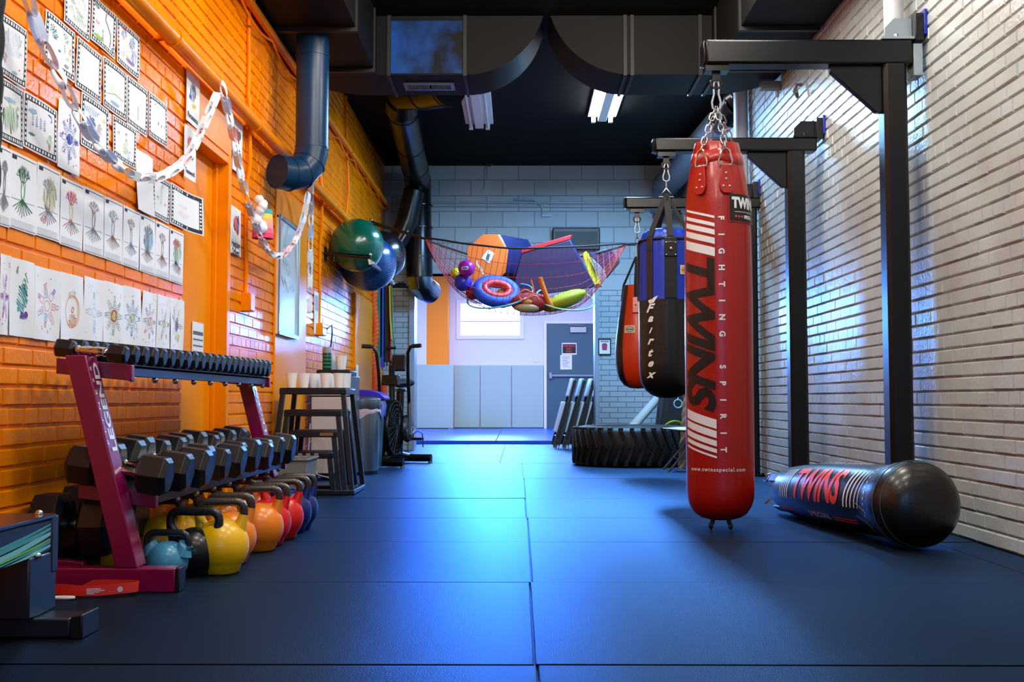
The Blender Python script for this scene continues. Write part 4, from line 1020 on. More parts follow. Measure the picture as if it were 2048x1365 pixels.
T_ = [(1, 25, 287, 449, 'a', 'a', 'a', None, 'tree drawing in grey pencil at the far left, partly cut off'), (24, 77, 298, 454, 'G', 'g', 'G', None, 'tree drawing with a dark green scribbled crown'),
      (77, 124, 322, 470, 'a', 'n', 'a', 'v', 'tree drawing with a grey crown and pink patches at its roots'), (124, 170, 350, 488, 'r', 'y', 'rbgoG', None, 'tree drawing with a bright red crown and rainbow roots'),
      (171, 211, 371, 503, 'n', 'n', 'a', None, 'tree drawing in plain brown pencil, fifth in its row'), (212, 248, 391, 517, 'a', 'a', 'n', None, 'tree drawing with a grey crown and brown roots, sixth in its row'),
      (249, 282, 409, 530, 'n', 'a', 'a', None, 'pale tree drawing with thin branches, seventh in its row'), (283, 313, 426, 542, 'n', 'G', 'n', 's', 'tree drawing on a light blue background'),
      (314, 341, 441, 552, 'n', 'n', 'n', None, 'tree drawing all in dark brown, second from the right end of its row'), (342, 369, 455, 562, 'r', 'k', 'k', 'c', 'tree drawing with rose crown and black roots, right end of its row')]
for k, (x0, x1, y0, y1, c, tr, ro, fi, lb) in enumerate(T_):
    s = Sheet(x0, x1, y0, y1, 40+k, curl=.0025); s.tree(c, tr, ro, fi)
    if k == 2: s.scrib(.3, .25, .12, .07, 'R', 12)
    if k == 9: s.scrib(.7, .25, .15, .1, 'R', 14)
    s.done('tree_drawing', lb)
E_ = [(1, 23, 506, 669, 'pm', None, 6, 'mandala drawing with purple and pink marks, cut off at the far left'), (22, 71, 513, 671, None, None, 0, 'drawing of a teal scribble over a purple patch'),
      (71, 124, 530, 678, 'Rmb', None, 7, 'mandala drawing of pink and blue blocks in a broken ring'), (124, 168, 543, 682, 'o', None, 0, 'drawing of a round orange scribbled face'),
      (169, 211, 551, 686, 's', None, 4, 'faint light blue cross mandala drawing'), (210, 249, 561, 690, 'ga', 'y', 8, 'mandala drawing of a yellow sun ringed in pink'),
      (249, 284, 570, 691, 'tb', 'v', 8, 'mandala drawing of a teal wheel with pale centre'), (285, 316, 580, 695, 'rGp', 'v', 8, 'tilted mandala drawing of red and green petals'),
      (316, 343, 588, 698, 'gpo', 'v', 6, 'pale mandala drawing of small purple and green petals'), (343, 369, 595, 700, 'byo', 'o', 5, 'drawing of blue and orange washes at the right end of the bottom row')]
for k, (x0, x1, y0, y1, cols, cen, n, lb) in enumerate(E_):
    s = Sheet(x0, x1, y0, y1, 70+k, curl=.006, tilt=.02 if k == 7 else 0)
    if n: s.flower(cols, cen, n)
    if k == 1: s.scrib(.5, .5, .22, .2, 't', 18, 1.1, .007); s.scrib(.6, .6, .12, .25, 'g', 12, 1.3, .004); s.scrib(.6, .28, .16, .06, 'p', 14, .8, .006); s.line([(.5, .6), (.6, .6), (.6, .74), (.5, .74), (.5, .6)], 't'); s.scrib(.3, .85, .04, .06, 'g', 6)
    if k == 3:
        for q in range(3): s.loop(.5+.02*q, .45, .25+.02*q, .24, 'o', .002)
        s.scrib(.5, .7, .14, .08, 'n', 12, .5, .002); s.scrib(.55, .32, .18, .1, 'o', 14, 1); s.loop(.55, .48, .04, .04, 'o', .005)
    if k == 5: s.loop(.5, .48, .13, .09, 'r', .006)
    if k == 9: s.scrib(.5, .5, .12, .14, 'b', 14, 1.2, .006); s.scrib(.55, .25, .2, .1, 'y', 10, .3, .006); s.scrib(.3, .7, .1, .15, 's', 10, 1.4, .006)
    s.done('mandala_drawing', lb)
def poster(x0, x1, y0, y1, words, blobs, label, seed):
    s = Sheet(x0, x1, y0, y1, seed, curl=.003, off=.009)
    for b in blobs: s.scrib(*b)
    for k, wd in enumerate(words):
        b_ = text2d(wd, .05, offset=.001, w=min(.82*s.w, .026*len(wd))); i = KEYS.index('k')+1
        vv = .2-.14*k if len(words) > 1 else .14
        lay(s.mb, b_, lambda u, v: s.p(.5+u/s.w, vv+v/s.h, .0012), i)
    s.done('poster', label, 'poster', 'posters with one word captions')
poster(372, 398, 133, 240, ['Persistence'], [(.5, .62, .22, .2, 's', 26, .5, .011), (.55, .72, .12, .08, 'n', 14, .6, .01), (.58, .56, .1, .06, 'r', 14, .3, .009), (.3, .5, .1, .06, 'B', 12, .4, .009), (.6, .38, .16, .05, 'y', 12, .3, .009)], 'poster captioned Persistence with a blue cloud of colour', 91)
poster(368, 391, 246, 352, ['Teamwork'], [(.5, .72, .25, .12, 'R', 20, .5, .011), (.32, .58, .12, .08, 'y', 14, .5, .01), (.66, .48, .1, .1, 'g', 14, .9, .01)], 'poster captioned Teamwork, below the other at the left of the door', 92)
poster(465, 484, 228, 338, [], [(.45, .62, .25, .2, 'r', 30, .6, .011), (.7, .7, .14, .1, 'g', 14, .5, .01), (.6, .4, .18, .08, 'k', 16, .3, .009)], 'poster with a red and green picture above the door frame', 93)
poster(461, 481, 409, 505, ['Helping', 'Others'], [(.45, .66, .22, .18, 'R', 26, .6, .011), (.7, .66, .14, .2, 'b', 18, 1.1, .01), (.65, .5, .12, .08, 'r', 12, .4, .01)], 'poster captioned Helping Others to the right of the orange door', 94)
# calendar on the door leaf
Xd = LX-.072; a, b = atX(384, 643, Xd), atX(405, 708, Xd)
mb = MB(); w, h = b.y-a.y, a.z-b.z; o_ = Vector((Xd, a.y, b.z-.1)); h += .1
mb.box(.0005, .004, 0, w, 0, h, 0); mb.box(.004, .0046, .01, w-.01, h-.07, h-.05, 1)
for k in range(7): mb.box(.004, .0046, .012, w-.012, h-.1-.034*k, h-.092-.034*k, 1)
for k in range(6): mb.box(.004, .0044, .014+(w-.028)*k/6, .017+(w-.028)*k/6, .05, h-.08, 2)
mb.move(o_); single(mb, 'calendar_sheet', [m_paper, m_ink, M('light_grey_ink', (170, 176, 186), .6)], 'white calendar sheet taped to the orange door', 'calendar', smooth=0, loc=o_)
p = atX(423, 341, Xd); mb = MB(); mb.box(Xd, Xd+.003, p.y-.03, p.y+.03, p.z-.03, p.z+.03)
c = atX(645, 625, LX+.03); mb = MB(); mb.box(.0, .004, -.09, .09, 0, .36, 0); mb.box(.004, .0046, -.07, .07, .2, .33, 1)
mb.move((LX+.002, c.y-.15, c.z-.2)); single(mb, 'paper_notice', [m_paper, M('light_grey_ink')], 'white notice taped behind the conduit right of the whiteboard', 'notice', smooth=0)
# ---------------------------------------------------------------- whiteboard
a, b = atX(556, 430, LX+.02), atX(594, 678, LX+.02); zt = atX(556, 428, LX+.02).z; zb = atX(594, 679, LX+.02).z
t = thing('whiteboard', 'tall whiteboard with thin metal frame on the orange wall', 'whiteboard', (LX+.012, a.y, zb)); w, h = b.y-a.y, zt-zb
mb = MB(); mb.box(0, .014, 0, w, 0, h); mb.build('board', M('whiteboard_enamel', (214, 226, 230), .16), t)
mb = MB()
for q in ((0, w, 0, .025), (0, w, h-.025, h), (0, .018, 0, h), (w-.018, w, 0, h)): mb.box(-.001, .026, q[0], q[1], q[2], q[3])
mb.build('frame', M('brushed_aluminium', (176, 184, 190), .35, metal=.8), t, bevel=.003)
mb = MB(); rnd = random.Random(8)
for k in range(14):
    y, z = rnd.uniform(.1, w-.3), rnd.uniform(.3, h-.2)
    mb.tube([(.0145, y+.03*i, z+.03*math.sin(i*2+k)) for i in range(6)], .0015, 4)
mb.build('marker_writing', M('faint_marker', (150, 168, 182), .5), t)
# ---------------------------------------------------------------- paper chain
m_links = [m_paper, M('blue_tint_paper', (200, 212, 244), .75), M('pink_tint_paper', (240, 214, 222), .75)]
def spl(P, n):
    out = []
    for i in range(len(P)-1):
        p0, p1, p2, p3 = P[max(i-1, 0)], P[i], P[i+1], P[min(i+2, len(P)-1)]
        for k in range(n):
            t = k/n; out.append(.5*((2*p1)+(p2-p0)*t+(2*p0-5*p1+4*p2-p3)*t*t+(3*p1-p0-3*p2+p3)*t**3))
    out.append(P[-1]); return out
sags = [[(48, -30, .1), (70, 40, .1), (95, 110, .12), (130, 172, .12), (160, 240, .13), (215, 312, .13), (265, 350, .13), (292, 357, .13), (332, 349, .13), (376, 314, .14), (412, 240, .15), (442, 170, .17)],
        [(444, 168, .17), (470, 290, .15), (485, 365, .14), (507, 440, .14), (535, 500, .13), (560, 512, .13), (586, 490, .14), (606, 440, .15), (620, 368, .17)], [(622, 366, .17), (622, 430, .13), (621, 500, .12), (620, 570, .11), (618, 632, .11)]]
t = thing('paper_chain', 'white paper chain garland draped along the orange wall from the pipe', 'paper chain', atX(444, 168, LX+.17)); o = t.location.copy()
def link_mesh(L, W, b):
    """a strip of paper glued into a flat loop: axis of the chain along z, the strip's width along y"""
    mb = MB(); n = 18; vs = []
    for i in range(n):
        a = 2*PI*i/n; x = W/2*math.sin(a); z = L/2*math.cos(a); z = (L/2)*math.copysign(abs(math.cos(a))**.7, math.cos(a))
        for y in (-b/2, b/2):
            for s in (1, .93): vs.append((x*s, y, z*s))
    fs = []
    for i in range(n):
        j = (i+1) % n; A = [4*i+k for k in range(4)]; B = [4*j+k for k in range(4)]
        fs += [(A[0], B[0], B[2], A[2]), (A[1], A[3], B[3], B[1]), (A[0], A[1], B[1], B[0]), (A[2], B[2], B[3], A[3])]
    return mb.add(vs, fs)
protos = []; cnt = 0
for sg in sags:
    P = spl([atX(x, y, LX+d) for x, y, d in sg], 12); L = .115; acc = 0; prev = P[0]; pts = [P[0]]
    for q in P[1:]:
        while (q-pts[-1]).length >= L*.83: pts.append(pts[-1]+(q-pts[-1]).normalized()*L*.83)
    for i in range(len(pts)-1):
        c = (pts[i]+pts[i+1])/2-o; d = (pts[i+1]-pts[i]).normalized(); mi = random.choice((0, 0, 0, 1, 0, 2))
        if len(protos) < 3:
            ob = link_mesh(L, .03, .037).build('paper_link', m_links[len(protos)], t); protos.append(ob)
        else:
            ob = protos[mi].copy(); COL.objects.link(ob); ob.parent = t
        ob.location = c
        q = d.to_track_quat('Z', 'X').to_matrix().to_4x4() @ Matrix.Rotation((PI/2 if cnt % 2 else .35)+random.uniform(-.4, .4), 4, 'Z'); ob.rotation_euler = q.to_euler(); cnt += 1
# rainbow lantern on the chain
p = atX(526, 452, LX+.12)
t = thing('paper_lantern', 'small rainbow striped paper lantern hanging on the paper chain', 'lantern', p-Vector((0, 0, .13)))
cols = [(236, 70, 120), (240, 106, 140), (244, 160, 170), (248, 180, 120), (246, 216, 96), (70, 170, 180)]
for k, c in enumerate(cols):
    mb = MB(); z = .05+.03*k; mb.lathe([(.062-.002*k+.004, z), (.066-.002*k, z+.03), (.063-.002*k, z+.03), (.06-.002*k, z)], 28, caps=False); mb.build('stripe', M('lantern_stripe_'+['magenta', 'pink', 'rose', 'peach', 'yellow', 'teal'][k], c, .7), t)
mb = MB()
for k in range(9): mb.ball((.02*math.cos(k), -.09+.02*math.sin(k*2), .1+.022*k), .03, 10, 8)
mb.ball((0, 0, .02), .03, 10, 8); mb.tube([(0, 0, .04), (0, 0, .26)], .003, 6); mb.build('paper_puff', m_paper, t)
# ---------------------------------------------------------------- dark rope hanging at the far left
Xr = -1.60; p0 = atX(2, 560, Xr); p1 = atX(6, -30, Xr)
mb = MB()
for s_ in range(3):
    mb.tube([(Xr-.02+.016*math.cos(2*PI*s_/3+i*.55), p1.y-.02+(i/70)*.012+.016*math.sin(2*PI*s_/3+i*.55), p0.z+(HC-.03-p0.z)*i/70) for i in range(71)], .02, 8)
single(mb, 'hanging_rope', M('dark_blue_rope', (20, 26, 36), .85, bump=(200, .4)), 'thick dark twisted rope hanging at the left edge beside the drawings', 'rope')
# ---------------------------------------------------------------- dumbbell rack
YN, YF = 3.6, 5.78
t = thing('dumbbell_rack', 'maroon steel dumbbell rack with slanted uprights along the orange wall', 'rack', (-1.4, YN, 0)); o = t.location.copy()
ub, ut = Vector((-1.304, 0, .08)), Vector((-1.49, 0, .79))
for y in (YN, YF):
    mb = MB(); w = .036; mb.hexa([Vector((q.x+sx*w, y+dy, q.z)) for sx in (-1, 1) for dy in (0, .095) for q in (ub, ut)]); mb.move(-o); up = mb.build('upright', m_maroon, t, bevel=.005)
    # white lettering on the side facing the room
    dv = (ut-ub).normalized(); base = ub+Vector((w+.0012, y, 0))
    mb = MB(); fn = lambda x, v, s0: base+dv*(s0+x)+Vector((0, .047-v, 0))
    lay(mb, text2d('LEGEND', .07, offset=.002, w=.31, h=.045, shear=-.0), lambda x, v: fn(x, v-.008, .555))
    lay(mb, text2d('FITNESS', .02, space=2.2, w=.27, h=.014), lambda x, v: fn(x, v+.036, .56))
    mb.move(-o); mb.build('lettering', m_wtext, up, smooth=0, keepn=True)
    mb = MB(); mb.box(-1.64, -1.14, y-.0, y+.07, .0, .08); mb.move(-o); ft = mb.build('foot', m_maroon, t, bevel=.005)
    mb = MB(); mb.box(-1.1405, -1.126, y-.001, y+.071, .0, .082); mb.move(-o); mb.build('end_cap', m_blackpl, ft, bevel=.004)
def slab(xa, za, xb, zb, y0, y1, h=.012): # sloping plate
    return [Vector((x, y, z+dz)) for x, z in ((xa, za), (xb, zb)) for y in (y0, y1) for dz in (0, h)]
TR = [('top', -1.575, .785, -1.345, .760, .055), ('mid', -1.49, .352, -1.255, .32, .05), ('low', -1.62, .1, -1.50, .085, .05)]
for nm, xa, za, xb, zb, hh in TR:
    mb = MB(); mb.hexa(slab(xa, za-.012, xb, zb-.012, YN+.13, YF-.06))
    mb.box(xb-.012, xb, YN+.13, YF-.06, zb-.04, zb+.004); mb.box(xa, xa+.012, YN+.13, YF-.06, za-.04, za+.012)
    mb.move(-o); tr = mb.build('tray', m_black, t, bevel=.002)
    mb = MB()
    for k in range(9): mb.ball((xb-.01, YN+.16+k*.24, zb-.047), .012, 10, 6)
    mb.move(-o); mb.build('bolt', m_zinc, tr)
    for y in (YN+.097, YF-.035):
        mb = MB(); mb.hexa(slab(xa-.02, za-hh, xb+.012, zb-hh, y, y+.03, hh)); mb.move(-o); mb.build('arm', m_maroon, t, bevel=.003)
mb = MB(); mb.box(-1.60, -1.54, YN+.09, YF, .02, .07); mb.move(-o); mb.build('crossbar', m_maroon, t, bevel=.003)
# ---------------------------------------------------------------- dumbbells
m_hex = M('dark_grey_rubber', (21, 25, 29), .36, bump=(150, .06))
def hexhead(mb, x0, x1, R, zc):
    c = min(.02, R*.24); rs = ((x0, R*.74), (x0+c, R), (x1-c, R), (x1, R*.74))
    ax = Matrix(((0, 0, 1), (1, 0, 0), (0, 1, 0)))
    vs = []; fs = []
    for x, r in rs:
        for k in range(6): a = PI/6*0+PI/3*k; vs.append((x, r/.866*math.cos(a)*.866/.866*.9, zc+r/.866*math.sin(a)*.866/.866))
    for i in range(3):
        for k in range(6): l = (k+1) % 6; fs.append((i*6+k, i*6+l, (i+1)*6+l, (i+1)*6+k))
    fs += [tuple(range(6))[::-1], tuple(range(18, 24))]; mb.add(vs, fs)
def dumbbell(R, Lh, gap, label, group, loc, rz=0, tilt=0):
    t = thing('hex_dumbbell', label, 'dumbbell', loc, rz, group); t.rotation_euler = (0, tilt, rz)
    for s in (-1, 1):
        mb = MB(); a, b = s*gap/2, s*(gap/2+Lh); hexhead(mb, min(a, b), max(a, b), R, R); mb.build('head', m_hex, t, smooth=0, bevel=.002)
    mb = MB(); ax = Matrix(((0, 0, 1), (1, 0, 0), (0, 1, 0)))
    g = gap/2; mb.lathe([(.011, -g), (.016, -g+.006), (.016, -g+.014), (.0125, -g+.018), (.0155, -g*.4), (.0165, 0), (.0155, g*.4), (.0125, g-.018), (.016, g-.014), (.016, g-.006), (.011, g)], 18, (0, 0, R), ax); mb.build('handle', m_chrome, t)
    return t
ORD = ['first', 'second', 'third', 'fourth', 'fifth', 'sixth', 'seventh', 'eighth', 'ninth', 'tenth', 'eleventh', 'twelfth', 'thirteenth', 'fourteenth', 'fifteenth', 'sixteenth', 'seventeenth', 'eighteenth', 'nineteenth', 'twentieth', 'twenty-first', 'twenty-second', 'twenty-third']
n = 22; sl = math.atan2(.025, .23)
for i in range(n):
    R = .031+.0118*(i/(n-1))**.6 if i else .030
    y = YN+.045+(YF-.12-YN-.045)*i/(n-1)
    dumbbell(R, .065+.02*i/n, .115, f'hex dumbbell on the top rack tray, {ORD[i]} from the near end', 'dumbbells on the top tray', (-1.455, y, .7745+.0005), 0, sl)
n = 13; sl = math.atan2(.034, .235)
for i in range(n):
    R = .064+.010*((i*5) % 4)/3; y = YN+.085+(YF-.17-YN)*i/(n-1)
    dumbbell(R, .105+.008*(i % 3), .135, f'large hex dumbbell on the middle rack tray, {ORD[i]} from the near end', 'dumbbells on the middle tray', (-1.36+.012*((i*7) % 3-1), y, .337), 0, sl)
dumbbell(.105, .12, .05, 'big dark dumbbell on the low tray, left of the near upright', 'dumbbells on the low tray', (-1.55, 3.79, .1), 0)
dumbbell(.11, .12, .05, 'big dark dumbbell on the low tray, second behind the near upright', 'dumbbells on the low tray', (-1.55, 4.04, .1), 0)
# ---------------------------------------------------------------- kettlebells
m_steel = M('worn_brown_steel', (74, 66, 60), .3, metal=.6, bump=(140, .12))
KC = {'yellow': (244, 190, 8), 'orange': (240, 132, 22), 'red': (214, 30, 20), 'blue': (20, 34, 104), 'cyan': (72, 150, 190), 'black': (22, 24, 27)}
def kettlebell(col, loc, label, R=.103, hw=.082, ht=.275, rz=0, hm=None, rb=.0155, group='kettlebells in front of the rack', hk=1.0):
    t = thing('kettlebell', label, 'kettlebell', loc, rz, group)
    m = M('kettlebell_'+col, KC[col], .3, coat=.08, bump=(70, .05), var=(9, tuple(int(c*.62) for c in KC[col]), .66, .74))
    zc = R*.96; mb = MB(); k0 = math.sqrt(1-.6**2)
    pr = [(0, 0), (R*.58, 0), (R*.66, R*.05)]+[(R*math.cos(a), zc+R*math.sin(a)) for a in [-.75+i*(PI/2+.75)/16 for i in range(17)]]
    mb.lathe(pr, 40)
    hz = ht-.045
    for s in (-1, 1): mb.tube([(s*hw*.72, 0, zc+R*.35), (s*hw*.86, 0, zc+R*.78), (s*hw*.97, 0, hz-.028), (s*hw, 0, hz-.016)], [rb*1.9*hk, rb*1.5*hk, rb*1.15*(1+(hk-1)*.8), rb*1.06*(1+(hk-1)*.6)], 14)
    mb.build('bell_body', m, t, smooth=50)
    pts = [(-hw, 0, hz-.018), (-hw*1.0, 0, hz)]+[(-hw+.03-.03*math.cos(a)-.0, 0, hz+.03*math.sin(a)*1.0) for a in (.4, .8, 1.2, 1.57)]
    pts += [(-x, 0, z) for x, y, z in pts[::-1]]
    mb = MB(); mb.tube(pts, rb, 14); mb.build('bell_handle', hm or m_steel, t, smooth=60)
    return t
def kb(px, py, col, label, **k):
    p = atZ(px, py); return kettlebell(col, (p.x, p.y, 0), label, **k)
kb(334, 1163, 'cyan', 'small light blue kettlebell in front, by the rack foot', R=.072, hw=.076, ht=.185, rb=.0125, hk=1.45, hm=M('dark_blue_steel', (40, 48, 58), .3, metal=.4), rz=-.1)
kb(388, 1150, 'black', 'black cast iron kettlebell with a wide handle behind the small blue one', R=.088, hw=.092, ht=.245, rb=.016, hm=M('black_iron', (26, 28, 31), .35, bump=(90, .1)), rz=-.1)
kb(441, 1146, 'yellow', 'yellow kettlebell with paint chips at the front of the row', rz=.1)
kb(459, 1126, 'orange', 'orange kettlebell just behind the front yellow one', rz=.1)
kb(518, 1101, 'orange', 'bright orange kettlebell third along the front row', rz=.15)
kb(535, 1090, 'red', 'red kettlebell half hidden behind the bright orange one', rz=.1)
kb(562, 1077, 'red', 'bright red kettlebell near the far end of the front row', rz=.15)
kb(580, 1065, 'blue', 'dark blue kettlebell squeezed behind the bright red one', rz=.1)
kb(594, 1058, 'blue', 'dark blue kettlebell at the far end of the front row', rz=.2)
for k, (px, py, c, lb) in enumerate(((225, 1150, 'yellow', 'yellow kettlebell hidden behind the near rack upright'), (318, 1136, 'yellow', 'yellow kettlebell in the back row behind the small blue one'), (352, 1118, 'yellow', 'yellow kettlebell in the back row behind the black one'),
        (330, 1098, 'orange', 'orange kettlebell with brown handle against the rack, deepest near the upright'), (392, 1098, 'yellow', 'yellow kettlebell in the back row behind the front yellow one'), (436, 1083, 'orange', 'orange kettlebell in the back row, middle of the rack'), (472, 1072, 'orange', 'orange kettlebell in the back row behind the bright orange one'),
        (505, 1058, 'red', 'red kettlebell in the back row near the far upright'))):
    kb(px, py, c, lb, rz=.05*k-.1, group='kettlebells in the back row', R=.085 if k == 0 else .1, ht=.22 if k == 0 else .27)
# ---------------------------------------------------------------- machine in the near left corner
m_nav = M('navy_powder_coat', (26, 34, 48), .35, coat=.2)
xa = -1.30; e = atX(112, 1035, xa)
t = thing('exercise_machine', 'end of a dark blue exercise machine with a swoosh decal, bottom left corner', 'exercise machine', (-1.4, e.y, 0)); o = t.location.copy()
zt, zb_ = e.z, atX(112, 1100, xa).z; y0 = 1.6
mb = MB(); mb.hexa([Vector((x, y, z)) for x in (-1.5, xa) for y, a, b in ((y0, zb_-.03, zt+.0), (e.y, zb_, zt)) for z in (a, b)]); mb.move(-o); mb.build('rail', m_nav, t, bevel=.006)
mb = MB(); mb.box(-1.51, xa+.006, y0, e.y-.01, zt, zt+.012); mb.move(-o); mb.build('top_plate', M('dark_gloss_plate', (34, 34, 38), .12, coat=.6), t, bevel=.003)
mb = MB(); mb.box(-1.5, xa+.004, e.y-.03, e.y+.012, zb_-.06, zt+.006); mb.move(-o); mb.build('end_plate', m_nav, t, bevel=.004)
mb = MB()
for x in (-1.47, -1.33): mb.ball((x, e.y-.04, zt+.014), .011, 12, 8)
mb.ball((xa+.004, e.y-.12, zb_+.0), .01, 12, 8); mb.move(-o); mb.build('bolt', m_chrome, t)
pal = [M('teal_decal', (70, 150, 150), .3), M('green_decal', (110, 190, 60), .3), M('pale_decal', (120, 190, 190), .3)]
mb = MB(); hh = zt-zb_
for k, (v0, v1, w, mi) in enumerate(((.9, .35, .05, 0), (.74, .18, .08, 0), (.55, .02, .1, 2), (.34, -.12, .04, 1), (.24, -.2, .06, 0), (.1, -.28, .07, 2))):
    P_ = []
    for i in range(13):
        s = i/12; y = e.y-.035-s*.55; v = v0+(v1-v0)*s-.12*math.sin(s*PI); P_.append((y, zb_+hh*v*.8+.01, hh*w*(.25+.75*math.sin(PI*min(1, .12+s*.9)))))
    vs = [(xa+.0012, y, z-q) for y, z, q in P_]+[(xa+.0012, y, z+q) for y, z, q in P_]; mb.add(vs, [(i, i+1, 14+i, 13+i) for i in range(12)], mi)
mb.v = [Vector((p.x, p.y, max(p.z, zb_-.012*(e.y-p.y)/.55+.004))) for p in mb.v]
mb.move(-o); mb.build('decal', pal, t, smooth=0)['label'] = 'teal and green swoosh decal'
mb = MB(); mb.box(-1.47, xa+.002, e.y-.16, e.y+.008, .055, zb_); mb.move(-o); mb.build('leg', m_nav, t, bevel=.006)
mb = MB(); ef = atZ(205, 1256); mb.box(-1.68, ef.x-.03, e.y-.13, e.y-.02, 0.004, .055); mb.move(-o); ft = mb.build('foot', m_nav, t, bevel=.005)
mb = MB(); mb.hexa([Vector((x, y, z)) for x, za in ((ef.x-.03, .058), (ef.x+.004, .066)) for y in (e.y-.133, e.y-.017) for z in (0, za)]); mb.move(-o); mb.build('end_cap', m_blackpl, ft, bevel=.004)
# red strap
a = atZ(160, 1197)
t = thing('red_strap', 'red loop strap with white lettering on the floor beside the machine', 'strap', (a.x, a.y, 0)); o = t.location.copy()
m_rs = M('red_webbing', (206, 34, 18), .6, bump=(300, .2))
mb = MB(); P_ = [Vector((-.2, .06, .0)), Vector((-.08, .02, .008)), Vector((.02, .0, .006)), Vector((.14, .02, .012)), Vector((.17, .05, .014)), Vector((.1, .08, .012)), Vector((-.1, .1, .008))]
Q = spl(P_, 6); vs = [q+Vector((0, 0, .0)) for q in Q]+[q+Vector((0, .006, .032)) for q in Q]+[q+Vector((0, .003, .0)) for q in Q]+[q+Vector((0, .009, .032)) for q in Q]; n = len(Q)
mb.add(vs, [(i, i+1, n+i+1, n+i) for i in range(n-1)]+[(2*n+i, 3*n+i, 3*n+i+1, 2*n+i+1) for i in range(n-1)]+[(n+i, n+i+1, 3*n+i+1, 3*n+i) for i in range(n-1)]+[(i, 2*n+i, 2*n+i+1, i+1) for i in range(n-1)]); mb.build('band', m_rs, t, smooth=60)
mb = MB()
for k in range(4): mb.box(.02, .1-.012*k, -.0045, -.003, .012+.005*k, .0145+.005*k, R=Matrix.Rotation(.16, 3, 'Z'))
mb.lathe([(.0, .0), (.009, 0), (.009, .001), (0, .001)], 14, (.125, .012, .026), Matrix.Rotation(PI/2, 3, 'X')); mb.build('white_print', m_wtext, t)
mb = MB(); mb.tube([(-.04+.035*math.cos(q), -.035+.012*math.sin(q), .008) for q in [2*PI*i/20 for i in range(20)]], .0045, 8, closed=True); mb.build('carabiner', m_white, t)
# ---------------------------------------------------------------- nested plyo boxes
m_plyo = M('dark_blue_black_steel', (14, 18, 24), .36, bump=(200, .05))
px_top = [(776, -1.62, -1.175), (820, -1.585, -1.205), (862, -1.553, -1.235), (905, -1.52, -1.265)]
yA, yB = 7.3, 7.72
names = ['tallest black step box, its top crowded with paper cups', 'second tallest black step box, nested inside the tallest', 'third black step box with a small brass plate on its edge', 'lowest black step box, nested inside the others']
for k, (py, xa, xb) in enumerate(px_top):
    z = atY(620, py, yA).z; ya, yb = yA+.012*k-.03*(k > 0), yB-.03*k
    cx, cy = (xa+xb)/2, (ya+yb)/2; t = thing('plyo_box', names[k], 'step box', (cx, cy, 0), 0, 'nested step boxes'); hw, hd = (xb-xa)/2, (yb-ya)/2; sp = .072*(z/.72); th = .0165
    mb = MB(); mb.box(-hw, hw, -hd, hd, z-.006, z); mb.build('rubber_top', m_rub, t, bevel=.003)
    mb = MB(); mb.box(-hw-.004, hw+.004, -hd-.004, hd+.004, z-.045, z-.006); mb.build('top_frame', m_plyo, t, bevel=.004)
    for sx in (-1, 1):
        for sy in (-1, 1):
            a = Vector((sx*(hw-th), sy*(hd-th), z-.04)); b = Vector((sx*(hw+sp-th), sy*(hd+sp*.9-th), .018))
            mb = MB(); mb.hexa([q+Vector((dx*th, dy*th, 0)) for dx in (-1, 1) for dy in (-1, 1) for q in (b, a)]); mb.build('leg', m_plyo, t, bevel=.003)
    w, d = hw+sp, hd+sp*.9
    if k == 0:
        w0, d0 = w, d
    mb = MB(); h0 = .004
    mb.box(-w, w, -d, -d+.03, h0, .034); mb.box(-w, w, d-.03, d, h0, .034); mb.box(-w, -w+.03, -d+.03, d-.03, h0, .034); mb.box(w-.03, w, -d+.03, d-.03, h0, .034); mb.build('base_frame', m_plyo, t, bevel=.003)
    if k == 2:
        mb = MB(); mb.box(hw-.11, hw-.02, -hd-.006, -hd-.003, z-.034, z-.014); mb.build('name_plate', M('brass_plate', (178, 146, 80), .35, metal=.8), t)
ztop = atY(620, 776, yA).z
m_cup = M('translucent_white_cup', (252, 252, 254), .35)
def cup(x, y, z, label, s=1.0, group='white cups on the step box'):
    t = thing('paper_cup', label, 'cup', (x, y, z), 0, group)
    mb = MB(); mb.lathe([(0, .004*s), (.027*s, .004*s), (.027*s, 0), (.029*s, 0), (.040*s, .097*s), (.038*s, .097*s), (.0275*s, .006*s)], 28, caps=False); mb.build('cup_body', m_cup, t, smooth=50)
    mb = MB(); mb.tube([(.0395*s*math.cos(a), .0395*s*math.sin(a), .098*s) for a in [2*PI*i/28 for i in range(28)]], .0018*s, 6, closed=True); mb.build('rim', m_cup, t)
for k, (px, y, lb) in enumerate(((583, 7.36, 'white cup at the left end of the step box top'), (608, 7.38, 'second white cup from the left on the step box'), (628, 7.45, 'white cup with faint blue writing on the step box'), (651, 7.38, 'white cup in the middle of the step box, fourth in front'),
        (640, 7.55, 'white cup standing behind in the middle of the step box'), (664, 7.56, 'white cup standing behind, right of the middle on the step box'), (678, 7.37, 'white cup second from the right on the step box'), (699, 7.42, 'white cup at the right corner of the step box'))):
    p = atY(px, 775, y); cup(min(p.x, -1.195), y, ztop+.0005, lb)
